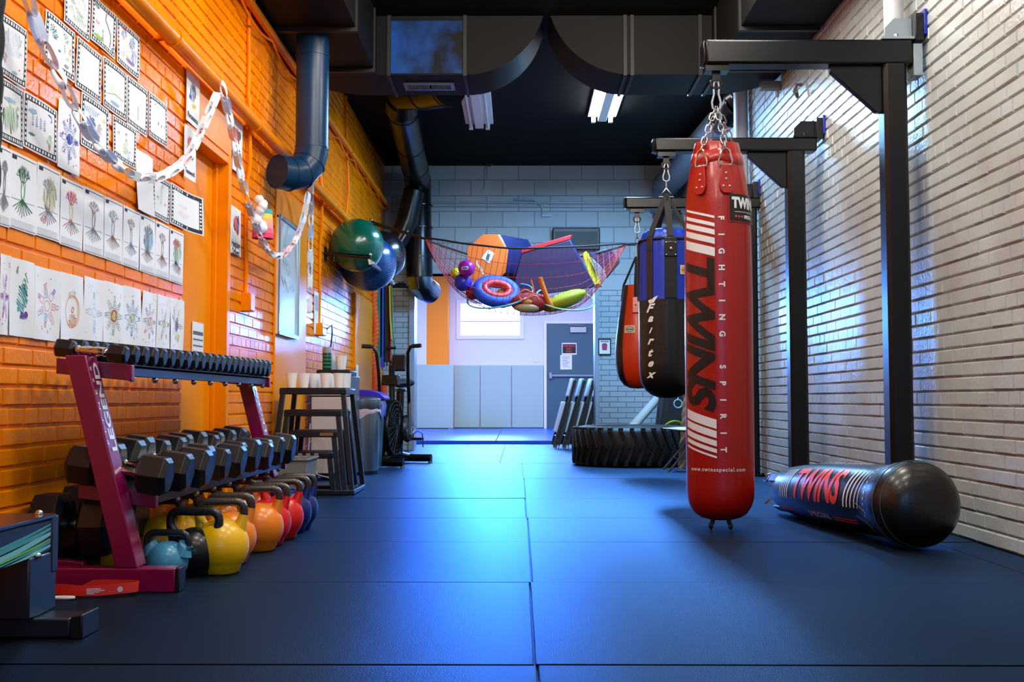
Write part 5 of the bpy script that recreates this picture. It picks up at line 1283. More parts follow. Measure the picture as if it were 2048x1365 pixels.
# ---------------------------------------------------------------- small fridge and what stands on it
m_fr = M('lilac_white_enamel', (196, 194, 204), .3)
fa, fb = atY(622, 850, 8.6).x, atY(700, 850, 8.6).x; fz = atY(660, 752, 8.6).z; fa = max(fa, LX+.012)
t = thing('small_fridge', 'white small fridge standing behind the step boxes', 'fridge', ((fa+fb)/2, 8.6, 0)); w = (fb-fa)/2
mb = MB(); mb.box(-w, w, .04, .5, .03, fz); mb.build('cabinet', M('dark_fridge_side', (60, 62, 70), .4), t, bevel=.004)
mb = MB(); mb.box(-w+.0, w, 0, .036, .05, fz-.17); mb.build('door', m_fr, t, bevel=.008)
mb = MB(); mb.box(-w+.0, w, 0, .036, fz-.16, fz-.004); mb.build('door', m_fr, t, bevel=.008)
mb = MB()
for x in (-w+.03, w-.03):
    for y in (.06, .46): mb.tube([(x, y, 0), (x, y, .03)], .015, 8)
mb.build('foot', m_blackpl, t)
mb = MB(); mb.tube([(-w-.0, -.03, .3), (-w+.06, -.05, .38), (-w+.13, -.05, .3), (-w+.12, -.05, .14), (-w+.05, -.05, .04), (-w+.02, -.05, .01)], .004, 6); mb.tube([(-w+.0, -.03, .45), (-w-.01, -.05, .2), (-w+.06, -.06, .05), (-w+.2, -.05, .01)], .005, 6); mb.build('cable', M('cream_cable', (206, 200, 180), .5), t)
t0 = fz
a = atY(632, 745, 8.62).x; b = atY(700, 745, 8.62).x
t = thing('black_tray', 'black flat tray on top of the small fridge', 'tray', ((a+b)/2, 8.8, t0)); w = (b-a)/2
mb = MB(); mb.box(-w, w, -.17, .17, 0, .045); mb.build('tray_body', m_blackpl, t, bevel=.008)
mb = MB(); mb.box(-w+.01, w-.01, -.16, .16, .045, .05); mb.build('tray_liner', m_rub, t)
t1 = t0+.0505
p = atY(654, 735, 8.78)
t = thing('green_bottle', 'dark green striped bottle with grey cap on the black tray', 'bottle', (p.x, 8.78, t1))
mb = MB(); mb.lathe([(0, 0), (.034, 0), (.037, .006), (.037, .13), (.035, .14), (0, .14)], 28); mb.build('bottle_body', M('dark_green_plastic', (16, 74, 62), .3), t)
mb = MB(); mb.lathe([(0, .14), (.035, .14), (.035, .175), (.032, .188), (0, .19)], 28); mb.build('cap', M('grey_cap', (150, 160, 166), .4), t)
mb = MB()
for z in (.02, .05, .08, .11): mb.lathe([(.0373, z), (.0378, z), (.0378, z+.01), (.0373, z+.01)], 28, caps=False)
mb.build('stripe', M('teal_stripe', (60, 140, 120), .4), t)
p = atY(682, 745, 8.75); cup(p.x, 8.75, t1, 'white cup on the black tray, right of the green bottle', 1.15, 'cups on the tray')
p = atY(667, 745, 8.85); cup(p.x, 8.86, t1, 'white cup half hidden behind the green bottle', 1.2, 'cups on the tray')
a = atX(713, 742, LX+.05); mb = MB(); mb.box(LX+.0515, LX+.06, a.y-.06, a.y+.06, a.z-.06, a.z+.06); mb.box(LX+.06, LX+.063, a.y-.02, a.y+.02, a.z-.03, a.z+.03); single(mb, 'wall_socket', m_white, 'white wall socket plate above the bins', 'socket', bevel=.003)
# grey basket behind the kettlebells
g = atY(570, 915, 6.75)
t = thing('grey_basket', 'grey plastic basket with notched rim behind the kettlebells', 'basket', (-1.46, 6.75, 0)); hb = g.z
mb = MB(); 
for y in (-.16, .16): mb.hexa([Vector((x*(.14 if z == 0 else .165), y*(1 if z == 0 else 1.1)+dy, z)) for x in (-1, 1) for dy in (-.003, .003) for z in (0, hb)])
for x in (-.14, .14): mb.hexa([Vector((x*(1 if z == 0 else 1.18)+dx, y*(.16 if z == 0 else .176), z)) for dx in (-.003, .003) for y in (-1, 1) for z in (0, hb)])
mb.box(-.14, .14, -.16, .16, 0, .006); mb.build('basket_body', M('grey_plastic', (126, 130, 130), .5), t, smooth=0)
mb = MB()
for y in (-.18, .18):
    mb.box(-.175, .175, y-.008, y+.008, hb-.012, hb)
    for k in range(7): mb.box(-.165+.052*k, -.14+.052*k, y-.007, y+.007, hb, hb+.014)
for x in (-.17, .17): mb.box(x-.008, x+.008, -.18, .18, hb-.012, hb)
mb.build('rim', MATS['grey_plastic'], t, bevel=.002)
mb = MB()
for k in range(6): mb.box(-.125+.045*k, -.12+.045*k, -.1735, -.168, .02, hb-.02)
mb.build('rib', MATS['grey_plastic'], t)
# ---------------------------------------------------------------- bins
m_ss = M('brushed_stainless', (176, 178, 176), .28, metal=.95, bump=(30, .04))
t = thing('trash_can', 'stainless steel trash can with a white bag over its rim', 'trash can', (-1.365, 9.35, 0)); zc_ = atY(700, 797, 9.35).z
mb = MB(); mb.lathe([(0, .012), (.145, .012), (.15, .03), (.158, zc_*.86), (.15, zc_*.86), (.14, .04), (0, .03)], 40, caps=False); mb.build('can_body', m_ss, t, smooth=40)
mb = MB(); mb.lathe([(.163, zc_*.85), (.166, zc_*.86), (.166, zc_*.985), (.155, zc_), (.11, zc_+.01), (.105, zc_-.02)], 40, caps=False); mb.build('can_lid', m_ss, t, smooth=40)
mb = MB(); mb.lathe([(0, 0), (.15, 0), (.152, .03), (0, .03)], 40); mb.build('base_ring', m_blackpl, t)
mb = MB(); vs = []; fs = []; n = 48
for i, (r, z) in enumerate(((.164, zc_*.86), (.168, zc_*.82), (.163, zc_*.78))):
    for k in range(n): a = 2*PI*k/n; vs.append(((r+.003*math.sin(9*a+i))*math.cos(a), (r+.003*math.sin(9*a+i))*math.sin(a), z+(-.025*math.sin(3*a)-.01*math.sin(7*a) if i == 2 else 0)))
for i in range(2):
    for k in range(n): l = (k+1) % n; fs.append((i*n+k, i*n+l, (i+1)*n+l, (i+1)*n+k))
mb.add(vs, fs); mb.build('bin_bag', M('pinkish_white_film', (214, 188, 204), .35), t, smooth=60)
t = thing('recycling_bin', 'green recycling bin with a blue purple lid behind the trash can', 'bin', (-1.41, 9.85, 0)); zr = atY(735, 800, 9.85).z; w = .17
mb = MB(); mb.hexa([Vector((sx*(w-.03 if z == 0 else w), sy*(w-.03 if z == 0 else w), z)) for sx in (-1, 1) for sy in (-1, 1) for z in (0, zr)]); mb.build('bin_body', M('dark_green_bin', (20, 62, 62), .4), t, bevel=.012)
m_lid = M('blue_violet_plastic', (62, 40, 196), .35)
mb = MB(); mb.prism([(-w-.03, -w-.02, zr)]+[(-w-.03+(2*w+.07)*i/10, -w-.02, zr+.02+.07*math.sin(PI*i/10)**.6) for i in range(11)]+[(w+.04, -w-.02, zr)], (0, 2*w+.04, 0)); mb.build('bin_lid', m_lid, t, bevel=.006)
mb = MB(); vs = []; fs = []; n = 24
for i, (r, z) in enumerate(((w+.004, zr), (w+.02, zr-.05), (w+.008, zr-.16))):
    for k in range(n):
        a = 2*PI*k/n; s_ = max(abs(math.cos(a)), abs(math.sin(a))); q = r/s_*(1 if s_ > .75 else .96); vs.append((q*math.cos(a), q*math.sin(a), z+.02*math.sin(5*a)*(i == 2)))
for i in range(2):
    for k in range(n): l = (k+1) % n; fs.append((i*n+k, i*n+l, (i+1)*n+l, (i+1)*n+k))
mb.add(vs, fs); mb.build('bin_bag', M('blue_film', (40, 60, 150), .25), t, smooth=30)
# ---------------------------------------------------------------- exercise balls on their wall rack
Yb0 = 9.3
c0 = atX(649, 508, LX); Yb1 = 10.75
t = thing('ball_rack', 'black and silver wall rack holding the exercise balls', 'rack', (LX, c0.y, c0.z)); o = t.location.copy()
tip = atY(742, 515, c0.y); tip.z -= .0
for y in (c0.y, Yb1+.1):
    d = Vector((0, y-c0.y, 0))
    mb = MB(); mb.tube([c0+d+Vector((.01, 0, 0)), tip+d+Vector((0, 0, .0))], .022, 12); mb.box(LX, LX+.014, y-.04, y+.04, c0.z-.06, c0.z+.06); mb.move(-o); mb.build('arm', m_blackg, t, smooth=50)
    mb = MB(); q = tip+d; mb.tube([q+Vector((.0, 0, .035)), q+Vector((-.02, .0, -.005)), q+Vector((-.01, 0, -.06)), q+Vector((.03, 0, -.05))], .012, 8); mb.move(-o); mb.build('end_clip', m_white, t)
mb = MB(); q = tip+Vector((.0, 0, -.045)); mb.tube([q, q+Vector((.0, Yb1+.35-c0.y, 0))], .02, 12); mb.move(-o); mb.build('front_rail', m_zinc, t)
mb = MB(); mb.tube([Vector((LX+.06, c0.y-.05, c0.z+.0)), Vector((LX+.06, Yb1+.3, c0.z+.0))], .018, 12); mb.move(-o); mb.build('rear_rail', m_blackg, t)
def ex_ball(px, py, Y, rpx, col, nm, label, dx=0):
    p = atY(px, py, Y); r = rpx*Y/F; p.x = max(p.x, LX+r+.004)
    t = thing('exercise_ball', label, 'exercise ball', (p.x, p.y, p.z-r), 0, 'exercise balls on the wall rack')
    m = M(nm, col, .24, coat=.5, spec=.6)
    mb = MB(); mb.ball((0, 0, r), r, 56, 36); mb.build('ball_skin', m, t, smooth=180)
    mb = MB(); ax = Vector((.3, -.6, .75)).normalized(); R_ = ax.to_track_quat('Z', 'Y').to_matrix()
    for k in range(-7, 8):
        h = math.sin(k*.085)*r*1.0; q = math.sqrt(r*r-h*h)+.0003; mb.tube([Vector((0, 0, r))+R_ @ Vector((q*math.cos(2*PI*i/56), q*math.sin(2*PI*i/56), h)) for i in range(56)], .0016, 4, closed=True)
    mb.build('ribs', m, t, smooth=180)
ex_ball(713, 491, c0.y+.28, 53.5, (6, 96, 76), 'green_ball_vinyl', 'large shiny green exercise ball at the front of the wall rack')
ex_ball(724, 527, c0.y+.78, 57, (20, 66, 126), 'blue_ball_vinyl', 'blue exercise ball sagging between the green and black ones')
ex_ball(762, 512, c0.y+1.45, 50, (16, 18, 24), 'black_ball_vinyl', 'black exercise ball farthest along the wall rack')
# ---------------------------------------------------------------- net hammock and its load
NC = 11.2
def NP(px, py): return atY(px, py, NC)
rim = [(850, 478), (890, 488), (930, 498), (970, 505), (1015, 511), (1060, 512), (1100, 510), (1140, 507), (1170, 503), (1210, 497), (1252, 489)]
bel = [(850, 480), (880, 540), (915, 585), (950, 606), (990, 622), (1040, 629), (1090, 629), (1130, 622), (1170, 605), (1212, 556), (1252, 491)]
rimP = spl([NP(*q) for q in rim], 4); belP = spl([NP(*q) for q in bel], 4); NU = len(rimP)-1; NV = 16
def netp(i, v):      # v: -1 front rim, 0 bottom, 1 back rim
    a, b = rimP[i], belP[i]; u = i/NU; wdt = (.02+.54*math.sin(PI*min(1, max(0, u)))**.7)
    return Vector((a.x+(b.x-a.x)*(1-v*v), NC+wdt*math.copysign(abs(v)**.55, v), b.z+(a.z-b.z)*abs(v)**2.2))
t = thing('net_hammock', 'red cord net slung under black straps, full of foam shapes and balls', 'net', belP[NU//2]); o = t.location.copy()
m_cord = M('red_cord', (176, 36, 34), .6); m_strap = m_fabblk
mb = MB()
for i in range(0, NU+1): mb.tube([netp(i, -1+2*k/NV) for k in range(NV+1)], .0028, 4)
for k in range(0, NV+1): mb.tube([netp(i, -1+2*k/NV) for i in range(NU+1)], .0028, 4)
mb.move(-o); mb.build('net_mesh', m_cord, t, smooth=0)
for v in (-1, 1):
    mb = MB(); P_ = [netp(i, v) for i in range(NU+1)]
    la = atX(737, 437, LX+.02) if v > 0 else atX(737, 437, LX+.02)
    endL = Vector((LX+.012, 12.4 if v > 0 else 12.2, la.z-.0)); 
    endR = Vector((RX-.02, NC+.9 if v > 0 else NC+.4, P_[-1].z+.12))
    mb.tube([endL]+P_+[endR], .011, 8); mb.move(-o); mb.build('edge_strap', m_strap, t)
    mb = MB(); mb.tube([endL-Vector((.0, .0, .02)), endL+Vector((.03, 0, .02))], .03, 10); mb.move(-o); mb.build('wall_anchor', m_zinc, t)
mb = MB(); mb.tube([rimP[0], belP[3]], .011, 8); mb.move(-o); mb.build('end_cord', m_strap, t)
foam_b = M('blue_vinyl_foam', (7, 8, 66), .45); foam_o = M('orange_vinyl_foam', (232, 104, 14), .42); foam_r = M('red_vinyl_foam', (206, 34, 44), .45); foam_y = M('yellow_vinyl_foam', (206, 186, 14), .5)
# octagon tumbler
c = atY(976, 506, 11.25); s_ = 11.25/F
t = thing('foam_octagon', 'octagonal foam roller with an orange face and blue sides in the net', 'foam roller', (c.x, 11.5, c.z-.2))
oc = [(966, 469), (997, 469), (1014, 500), (1009, 546), (978, 566), (940, 570), (933, 545), (935, 497)]
oc = [(1013, 500), (1008, 545), (985, 566), (950, 572), (936, 545), (934, 496), (966, 469), (996, 469)]
P_ = [atY(x, y, 11.26)-t.location for x, y in oc]
mb = MB(); mb.prism(P_, (.02, .012, 0)); mb.build('orange_face', foam_o, t, bevel=.004)
mb = MB(); e = Vector((.30, .36, .0)); mb.prism([p+Vector((.02, .012, 0)) for p in P_], e); mb.build('blue_body', foam_b, t, bevel=.006)
mb = MB(); q = atY(977, 513, 11.258)-t.location; nf = Vector((0, -.0015, 0))
mb.add([q+Vector(v)+nf for v in ((-.075, 0, -.02), (.01, 0, -.075), (.065, 0, .03), (-.005, 0, .075))], [(0, 1, 2, 3)], 0); 
mb.add([q+Vector(v)+nf*2 for v in ((-.03, 0, -.03), (.0, 0, -.045), (.02, 0, .02), (-.01, 0, .03))], [(0, 1, 2, 3)], 1)
ca, sa = math.cos(-1.0), math.sin(-1.0); q2 = atY(960, 536, 11.258)-t.location
lay(mb, text2d('Tumbl Trak', .05, offset=.002, w=.17), lambda x, y: q2+Vector((x*ca-y*sa, -.002, x*sa+y*ca)), 0)
lay(mb, text2d('TUMBLE ON', .02, w=.13), lambda x, y: q2+Vector((.05+x*ca-y*sa, -.002, .05+x*sa+y*ca)), 0) if False else None
mb.build('label', [m_wtext, m_ink], t, smooth=0, keepn=True)
# wedge mat, box, triangle
P8 = lambda x, y, Y: atY(x, y, Y)
a_, b_, c_, d_ = P8(1042, 507, 11.12), P8(1140, 479, 11.12), P8(1190, 575, 11.14), P8(1020, 598, 11.14)
t = thing('foam_wedge', 'big blue foam wedge mat with a red edge lying in the net', 'foam wedge', d_); o = t.location.copy()
mb = MB(); mb.prism([a_, b_, c_, d_], (.02, .12, .02)); mb.move(-o); mb.build('blue_body', foam_b, t, bevel=.01)
mb = MB(); up = Vector((.01, -.004, .045)); mb.hexa([q+h+dy for q in (a_, b_) for dy in (Vector((0, -.004, 0)), Vector((.02, .12, .02))) for h in (Vector((0, 0, -.002)), up)]); mb.move(-o); mb.build('red_edge', foam_r, t, bevel=.005)
t = thing('foam_triangle', 'yellow and black foam triangle standing at the right end of the net', 'foam shape', P8(1180, 560, 11.4)); o = t.location.copy()
mb = MB(); mb.prism([P8(1165, 508, 11.3), P8(1172, 502, 11.3), P8(1198, 568, 11.3), P8(1184, 572, 11.3)], (.06, .3, .0)); mb.move(-o); mb.build('foam_body', foam_y, t, bevel=.006)
mb = MB(); mb.prism([P8(1174, 510, 11.28), P8(1194, 558, 11.28), P8(1190, 540, 11.28)], (.0, .01, 0)); mb.move(-o); mb.build('dark_side', m_rub, t)
t = thing('foam_block', 'blue foam block tilted at the right end of the net', 'foam shape', P8(1205, 535, 11.6)); o = t.location.copy()
mb = MB(); mb.prism([P8(1176, 508, 11.5), P8(1216, 497, 11.5), P8(1234, 512, 11.5), P8(1206, 537, 11.5)], (.02, .3, .02)); mb.move(-o); mb.build('foam_body', foam_b, t, bevel=.008)
mb = MB(); mb.prism([P8(1236, 512, 11.5), P8(1207, 539, 11.5), P8(1214, 556, 11.5), P8(1240, 524, 11.5)], (.02, .28, .02)); mb.move(-o); mb.build('dark_base', M('dark_red_foam', (70, 22, 24), .6), t, bevel=.006)
def play_ball(px, py, Y, rpx, m, label, mark=False):
    p = P8(px, py, Y); r = rpx*Y/F; t = thing('play_ball', label, 'ball', p-Vector((0, 0, r)), 0, 'balls in the net')
    mb = MB(); mb.ball((0, 0, r), r, 32, 20); mb.build('ball_skin', m, t, smooth=180)
    if mark:
        mb = MB(); n = 12
        def sp(x, z, l): return Vector((x, -math.sqrt(max(0, (r+l)**2-x*x-z*z)), r+z))
        lay(mb, slices(rect2d(-.045, .02, -.022, .006), .01), lambda x, y: sp(x+.0, y, .001), 0); lay(mb, slices(rect2d(-.038, .013, -.016, .0), .008), lambda x, y: sp(x, y, .002), 1)
        mb.build('label', [m_wtext, m_bl2], t, smooth=0)
play_ball(933, 537, 10.88, 17, M('purple_ball_vinyl', (150, 24, 150), .3), 'purple play ball with a small white label, on top in the net', True)
play_ball(926, 565, 10.98, 18, M('royal_ball_vinyl', (40, 44, 190), .35), 'blue play ball beneath the purple one in the net')
play_ball(912, 548, 11.25, 12, M('yellow_ball_vinyl', (196, 176, 20), .35), 'yellow play ball behind the purple one in the net')
play_ball(945, 586, 11.05, 14, M('crimson_ball_vinyl', (150, 24, 60), .4), 'dark red play ball low at the left of the net')
# ring cushion, hoops, cushions, noodle
c = P8(993, 583, 10.98); t = thing('ring_cushion', 'blue ring cushion with a red inner edge in the net', 'cushion', c-Vector((0, 0, .1)))
Rt = Matrix.Rotation(1.05, 3, 'X') @ Matrix.Rotation(.2, 3, 'Y')
mb = MB(); mb.tube([Vector((0, 0, .1))+Rt @ Vector((.19*math.cos(a), .13*math.sin(a), 0)) for a in [2*PI*i/32 for i in range(32)]], .062, 16, closed=True); mb.build('blue_ring', M('bright_blue_fabric', (30, 66, 180), .6), t, smooth=180)
mb = MB(); mb.tube([Vector((0, 0, .1))+Rt @ Vector((.13*math.cos(a), .085*math.sin(a), .03)) for a in [2*PI*i/32 for i in range(32)]], .04, 12, closed=True); mb.build('red_inner_ring', foam_r, t, smooth=180)
c = P8(1000, 595, 11.5); play_ball(1003, 590, 11.08, 12, foam_y, 'yellow ball seen through the ring cushion')
hoops = [(1000, 592, 10.95, .34, 1.25, -.18, 'silver blue hula hoop leaning over the ring cushion', (90, 170, 190)), (1130, 598, 10.98, .3, 1.3, .12, 'pale green hula hoop at the right of the net', (120, 176, 130))]
for px, py, Y, r, a1, a2, lb, cl in hoops:
    c = P8(px, py, Y); R_ = Matrix.Rotation(a1-.78, 3, 'X') @ Matrix.Rotation(a2, 3, 'Y')
    mb = MB(); mb.tube([c+R_ @ Vector((r*math.cos(a), r*.9*math.sin(a), 0)) for a in [2*PI*i/48 for i in range(48)]], .009, 8, closed=True)
    single(mb, 'hula_hoop', M('hoop_'+('blue' if r > .32 else 'green'), cl, .25, coat=.5), lb, 'hoop', 'hoops in the net', smooth=180)
c = P8(1060, 606, 10.88)
t = thing('red_cushion', 'round red plush cushion with cream front low in the net', 'cushion', c-Vector((0, 0, .1)))
mb = MB(); mb.ball((0, 0, .1), .2, 40, 24, (1.0, .7, .52)); mb.build('cushion_body', M('red_plush', (150, 22, 24), .7, bump=(60, .3)), t, smooth=180)
mb = MB(); mb.ball((-.02, -.03, .055), .15, 32, 18, (.95, .75, .4)); mb.build('cream_front', M('cream_plush', (206, 190, 150), .7), t, smooth=180)
mb = MB(); mb.ball((-.03, -.13, .1), .045, 20, 12, (1.2, .5, .6)); mb.build('tan_patch', M('tan_plush', (210, 140, 70), .7), t, smooth=180)
c = P8(1135, 600, 10.95)
t = thing('yellow_cushion', 'lime yellow cushion in the belly of the net beside the red one', 'cushion', c-Vector((0, 0, .09)))
mb = MB(); mb.ball((0, 0, .09), .24, 36, 20, (1.0, .7, .34)); ob = mb.build('cushion_body', M('lime_plush', (160, 152, 10), .7, bump=(60, .3)), t, smooth=180); ob.rotation_euler = (0, -.38, 0)
mb = MB(); mb.tube([P8(1080, 556, 10.75), P8(1086, 575, 10.77), P8(1095, 600, 10.8), P8(1106, 618, 10.84)], .026, 16)
mb.lathe([(.026, 0), (.024, .004), (.012, .005), (.01, -.01)], 16, P8(1080, 556, 10.75))
single(mb, 'pool_noodle', M('orange_foam_tube', (220, 112, 20), .65), 'short orange foam noodle sticking up in the net', 'foam noodle')
mb = MB(); P_ = [P8(1062, 560, 10.72), P8(1067, 585, 10.72), P8(1050, 580, 10.7), P8(1038, 590, 10.7), P8(1045, 600, 10.7), P8(1070, 592, 10.7), P8(1078, 600, 10.7)]; mb.tube(spl(P_, 6), .009, 8)
single(mb, 'jump_rope', M('orange_rope', (224, 84, 30), .5), 'thin orange cord looped on top of the red cushion', 'rope')
# ---------------------------------------------------------------- bands on the rail by the back corner
YK = 12.55
a = atY(752, 573, YK); zr = a.z
t = thing('band_rail', 'black peg rail holding resistance bands beside the block wall', 'rail', (LX, YK, zr)); 
mb = MB(); mb.tube([(0, 0, .02), (.40, 0, .02)], .014, 10); mb.tube([(0, .25, .02), (.40, .25, .02)], .014, 10)
for k in range(5): mb.box(.3+.02*k, .308+.02*k, -.06, .3, .02, .05)
mb.box(0, .012, -.08, .33, -.05, .1); mb.build('rail_bar', m_black, t)
def band(px, ybot, w, m, nm, label, thick=.012, cat='exercise band', kind=0):
    x = atY(px, 600, YK).x; zb = atY(px, ybot, YK).z; mb = MB(); zt = zr+.036
    if kind == 0:
        for y in (-.022, .022):
            mb.hexa([Vector((x+sx*w/2+(.006*math.sin(z*9)), YK+y+sy*.003, z)) for sx in (-1, 1) for sy in (-1, 1) for z in (zb, zt)])
        mb.tube([(x, YK+.022*math.cos(q), zb-.018*math.sin(q)) for q in [PI*i/8 for i in range(9)]], w/2, 4, sq=(1, .2), up0=(1, 0, 0))
        mb.tube([(x, YK+.022*math.cos(q), zt+.018*math.sin(q)) for q in [PI*i/8 for i in range(9)]], w/2, 4, sq=(1, .2), up0=(1, 0, 0))
    return single(mb, nm, m, label, cat, 'bands hanging in the corner', smooth=30)
band(759, 715, .075, M('teal_rubber', (20, 128, 120), .45), 'exercise_band', 'teal flat band hanging beside the orange rope')
band(766, 735, .05, M('blue_rubber', (24, 74, 190), .45), 'exercise_band', 'blue flat band hanging beside the teal one')
band(775, 725, .07, m_rub, 'exercise_band', 'black flat band hanging between the blue and red ones')
band(781, 730, .024, M('red_rubber', (206, 30, 44), .45), 'exercise_band', 'thin red flat band hanging at the right of the black one')
x0_ = atY(750, 600, YK).x; 
def rope_coil(xc, yc, z0, z1, r, label):
    mb = MB(); n = int((z1-z0)/.02); 
    for s in range(2): mb.tube([(xc+.016*math.cos(PI*s+i*1.3)+.012*math.sin(i*.2), yc+.016*math.sin(PI*s+i*1.3), z0+(z1-z0)*i/n) for i in range(n+1)], r, 8)
    return single(mb, 'battle_rope', M('orange_braid', (238, 92, 20), .7, bump=(90, .5)), label, 'rope', 'bands hanging in the corner', smooth=60)
rope_coil(x0_, YK-.04, atY(750, 792, YK).z, zr+.05, .034, 'fat orange braided rope hanging by the corner pier')
x1_ = atY(763, 800, YK).x; rope_coil(x1_, YK+.12, .0, .86, .026, 'lower end of an orange braided rope showing under the blue band')
def tube_band(px, px2, m, label, zend):
    a, b = atY(px, 580, YK-.05), atY(px2, zend, YK-.05); mb = MB()
    t = thing('tube_band', label, 'exercise band', b, 0, 'tube bands with handles')
    mb.tube([Vector((a.x, YK-.05, zr))-b, Vector(((a.x+b.x)/2-.005, YK-.05, (zr+b.z)/2))-b, (0, 0, .12)], .008, 8); mb.build('tube', m, t)
    mb = MB(); mb.tube([(0, 0, .12), (-.05, 0, .03), (.05, 0, .03)], .006, 6, closed=True); mb.build('strap', m_fabblk, t)
    mb = MB(); mb.tube([(-.055, 0, .02), (.055, 0, .02)], .016, 12); mb.build('grip', m_blackpl, t)
tube_band(783, 789, M('green_tube', (30, 140, 60), .4), 'green tube band with black handle, rightmost in the corner', 728)
tube_band(779, 783, M('yellow_tube', (220, 190, 30), .4), 'yellow tube band with black handle hanging in the corner', 700)
# ---------------------------------------------------------------- fan bike
bx_ = atY(790, 900, 10.6).x
t = thing('fan_bike', 'black upright fan bike with long push handles by the orange wall', 'exercise bike', (bx_, 10.6, 0), -.2); S_ = 10.6/F
mb = MB(); mb.tube([(-.24, -.42, .05), (.22, -.42, .05)], .038, 16); mb.build('front_foot', m_black, t)
mb = MB(); mb.tube([(-.2, .42, .05), (.25, .42, .05)], .038, 16); mb.build('rear_foot', m_black, t)
mb = MB()
for x, y in ((-.24, -.42), (.22, -.42), (-.2, .42), (.25, .42)): mb.tube([(x*.96, y, 0), (x*.96, y, .025)], .022, 10)
mb.build('levelling_foot', m_zinc, t)
mb = MB(); mb.tube([(0, -.42, .06), (0, -.1, .13), (0, .42, .06)], .035, 10); mb.tube([(0, .12, .1), (0, .16, .72)], .04, 10); mb.tube([(0, -.3, .1), (0, -.1, .6), (0, -.12, .98)], .03, 10); mb.build('frame', m_black, t)
ax = Matrix(((0, 0, 1), (1, 0, 0), (0, 1, 0))); cf = (-.02, -.16, .37)
mb = MB(); mb.lathe([(.262, -.085), (.27, -.07), (.27, .07), (.262, .085), (.25, .085), (.25, -.085)], 48, cf, ax, caps=False); mb.build('fan_rim', m_black, t)
mb = MB()
for s in (-1, 1):
    for r in (.06, .1, .14, .18, .22): mb.tube([Vector(cf)+Vector((s*(.085+.02*(1-r/.27)), r*math.cos(a), r*math.sin(a))) for a in [2*PI*i/32 for i in range(32)]], .003, 5, closed=True)
    for k in range(20):
        a = 2*PI*k/20; mb.tube([Vector(cf)+Vector((s*.105, .04*math.cos(a), .04*math.sin(a))), Vector(cf)+Vector((s*.085, .265*math.cos(a), .265*math.sin(a)))], .003, 5)
mb.build('fan_cage', m_blackpl, t)
mb = MB()
for k in range(10):
    R_ = Matrix.Rotation(2*PI*k/10, 3, 'X'); mb.box(-.06, .06, -.004, .004, .05, .235, R=R_ @ Matrix.Rotation(.0, 3, 'Z'), c=cf)
mb.tube([Vector(cf)-Vector((.1, 0, 0)), Vector(cf)+Vector((.1, 0, 0))], .05, 20); mb.build('fan_blade', m_rub, t)
mb = MB(); cc = (.11, .05, .36); mb.lathe([(.0, -.02), (.13, -.02), (.14, 0), (.13, .03), (.06, .045), (0, .045)], 32, cc, ax); mb.build('chain_guard', M('dark_grey_plastic', (46, 50, 56), .35), t)
mb = MB(); mb.tube([(.14, .05, .36), (.19, .05, .36)], .02, 12); mb.tube([(.18, .05, .36), (.19, -.06, .26)], .014, 8); mb.tube([(-.14, .05, .36), (-.19, .05, .36)], .02, 12); mb.tube([(-.18, .05, .36), (-.19, .16, .46)], .014, 8); mb.build('crank', m_zinc, t)
for s, y, z in ((1, -.06, .26), (-1, .16, .46)):
    mb = MB(); x = s*.25; mb.box(x-.05, x+.05, y-.045, y+.045, z-.014, z+.014); pd = mb.build('pedal', m_blackpl, t, bevel=.004)
    mb = MB(); mb.tube([(x-.05, y, z), (x-.045, y, z+.05), (x, y, z+.075), (x+.045, y, z+.05), (x+.05, y, z), (x+.055, y, z-.08)], .02, 4, sq=(.15, 1)); mb.build('pedal_strap', m_fabblk, pd)
for s in (-1, 1):
    mb = MB(); x = s*.15; mb.tube([(x, .0, .3), (x, -.02, .62)], .022, 10); mb.build('arm_base', m_zinc, t)
    mb = MB(); P_ = [(x, -.02, .58), (x, -.07, .9), (x+s*.01, -.11, 1.1), (x+s*.04, -.12, 1.155), (x+s*.1, -.13, 1.165)]; mb.tube(P_, .017, 12); mb.build('push_arm', m_black, t, smooth=60)
    mb = MB(); mb.tube([(x+s*.06, -.125, 1.16), (x+s*.15, -.14, 1.165)], .021, 12); mb.build('grip', m_rub, t)
mb = MB(); mb.box(-.07, .07, -.17, -.12, .92, 1.08, R=Matrix.Rotation(-.25, 3, 'X'), c=(0, .0, .0)); mb.build('console', m_blackpl, t, bevel=.008); mb = MB(); mb.box(-.09, .07, -.16, -.06, .78, .88); mb.build('control_box', m_blackpl, t, bevel=.008)
mb = MB(); mb.lathe([(0, 0), (.05, .0), (.06, .02), (.05, .03), (0, .03)], 20, (0, .16, .72)); mb.tube([(0, .16, .6), (0, .17, .76)], .022, 10); mb.build('seat_post', m_zinc, t)
mb = MB(); pts = [(0, -.02, .79), (0, .05, .80), (0, .16, .80), (0, .27, .81)]; mb.tube(pts, [.028, .045, .1, .115], 16, sq=(1, .4)); mb.build('saddle', m_rub, t, smooth=60)
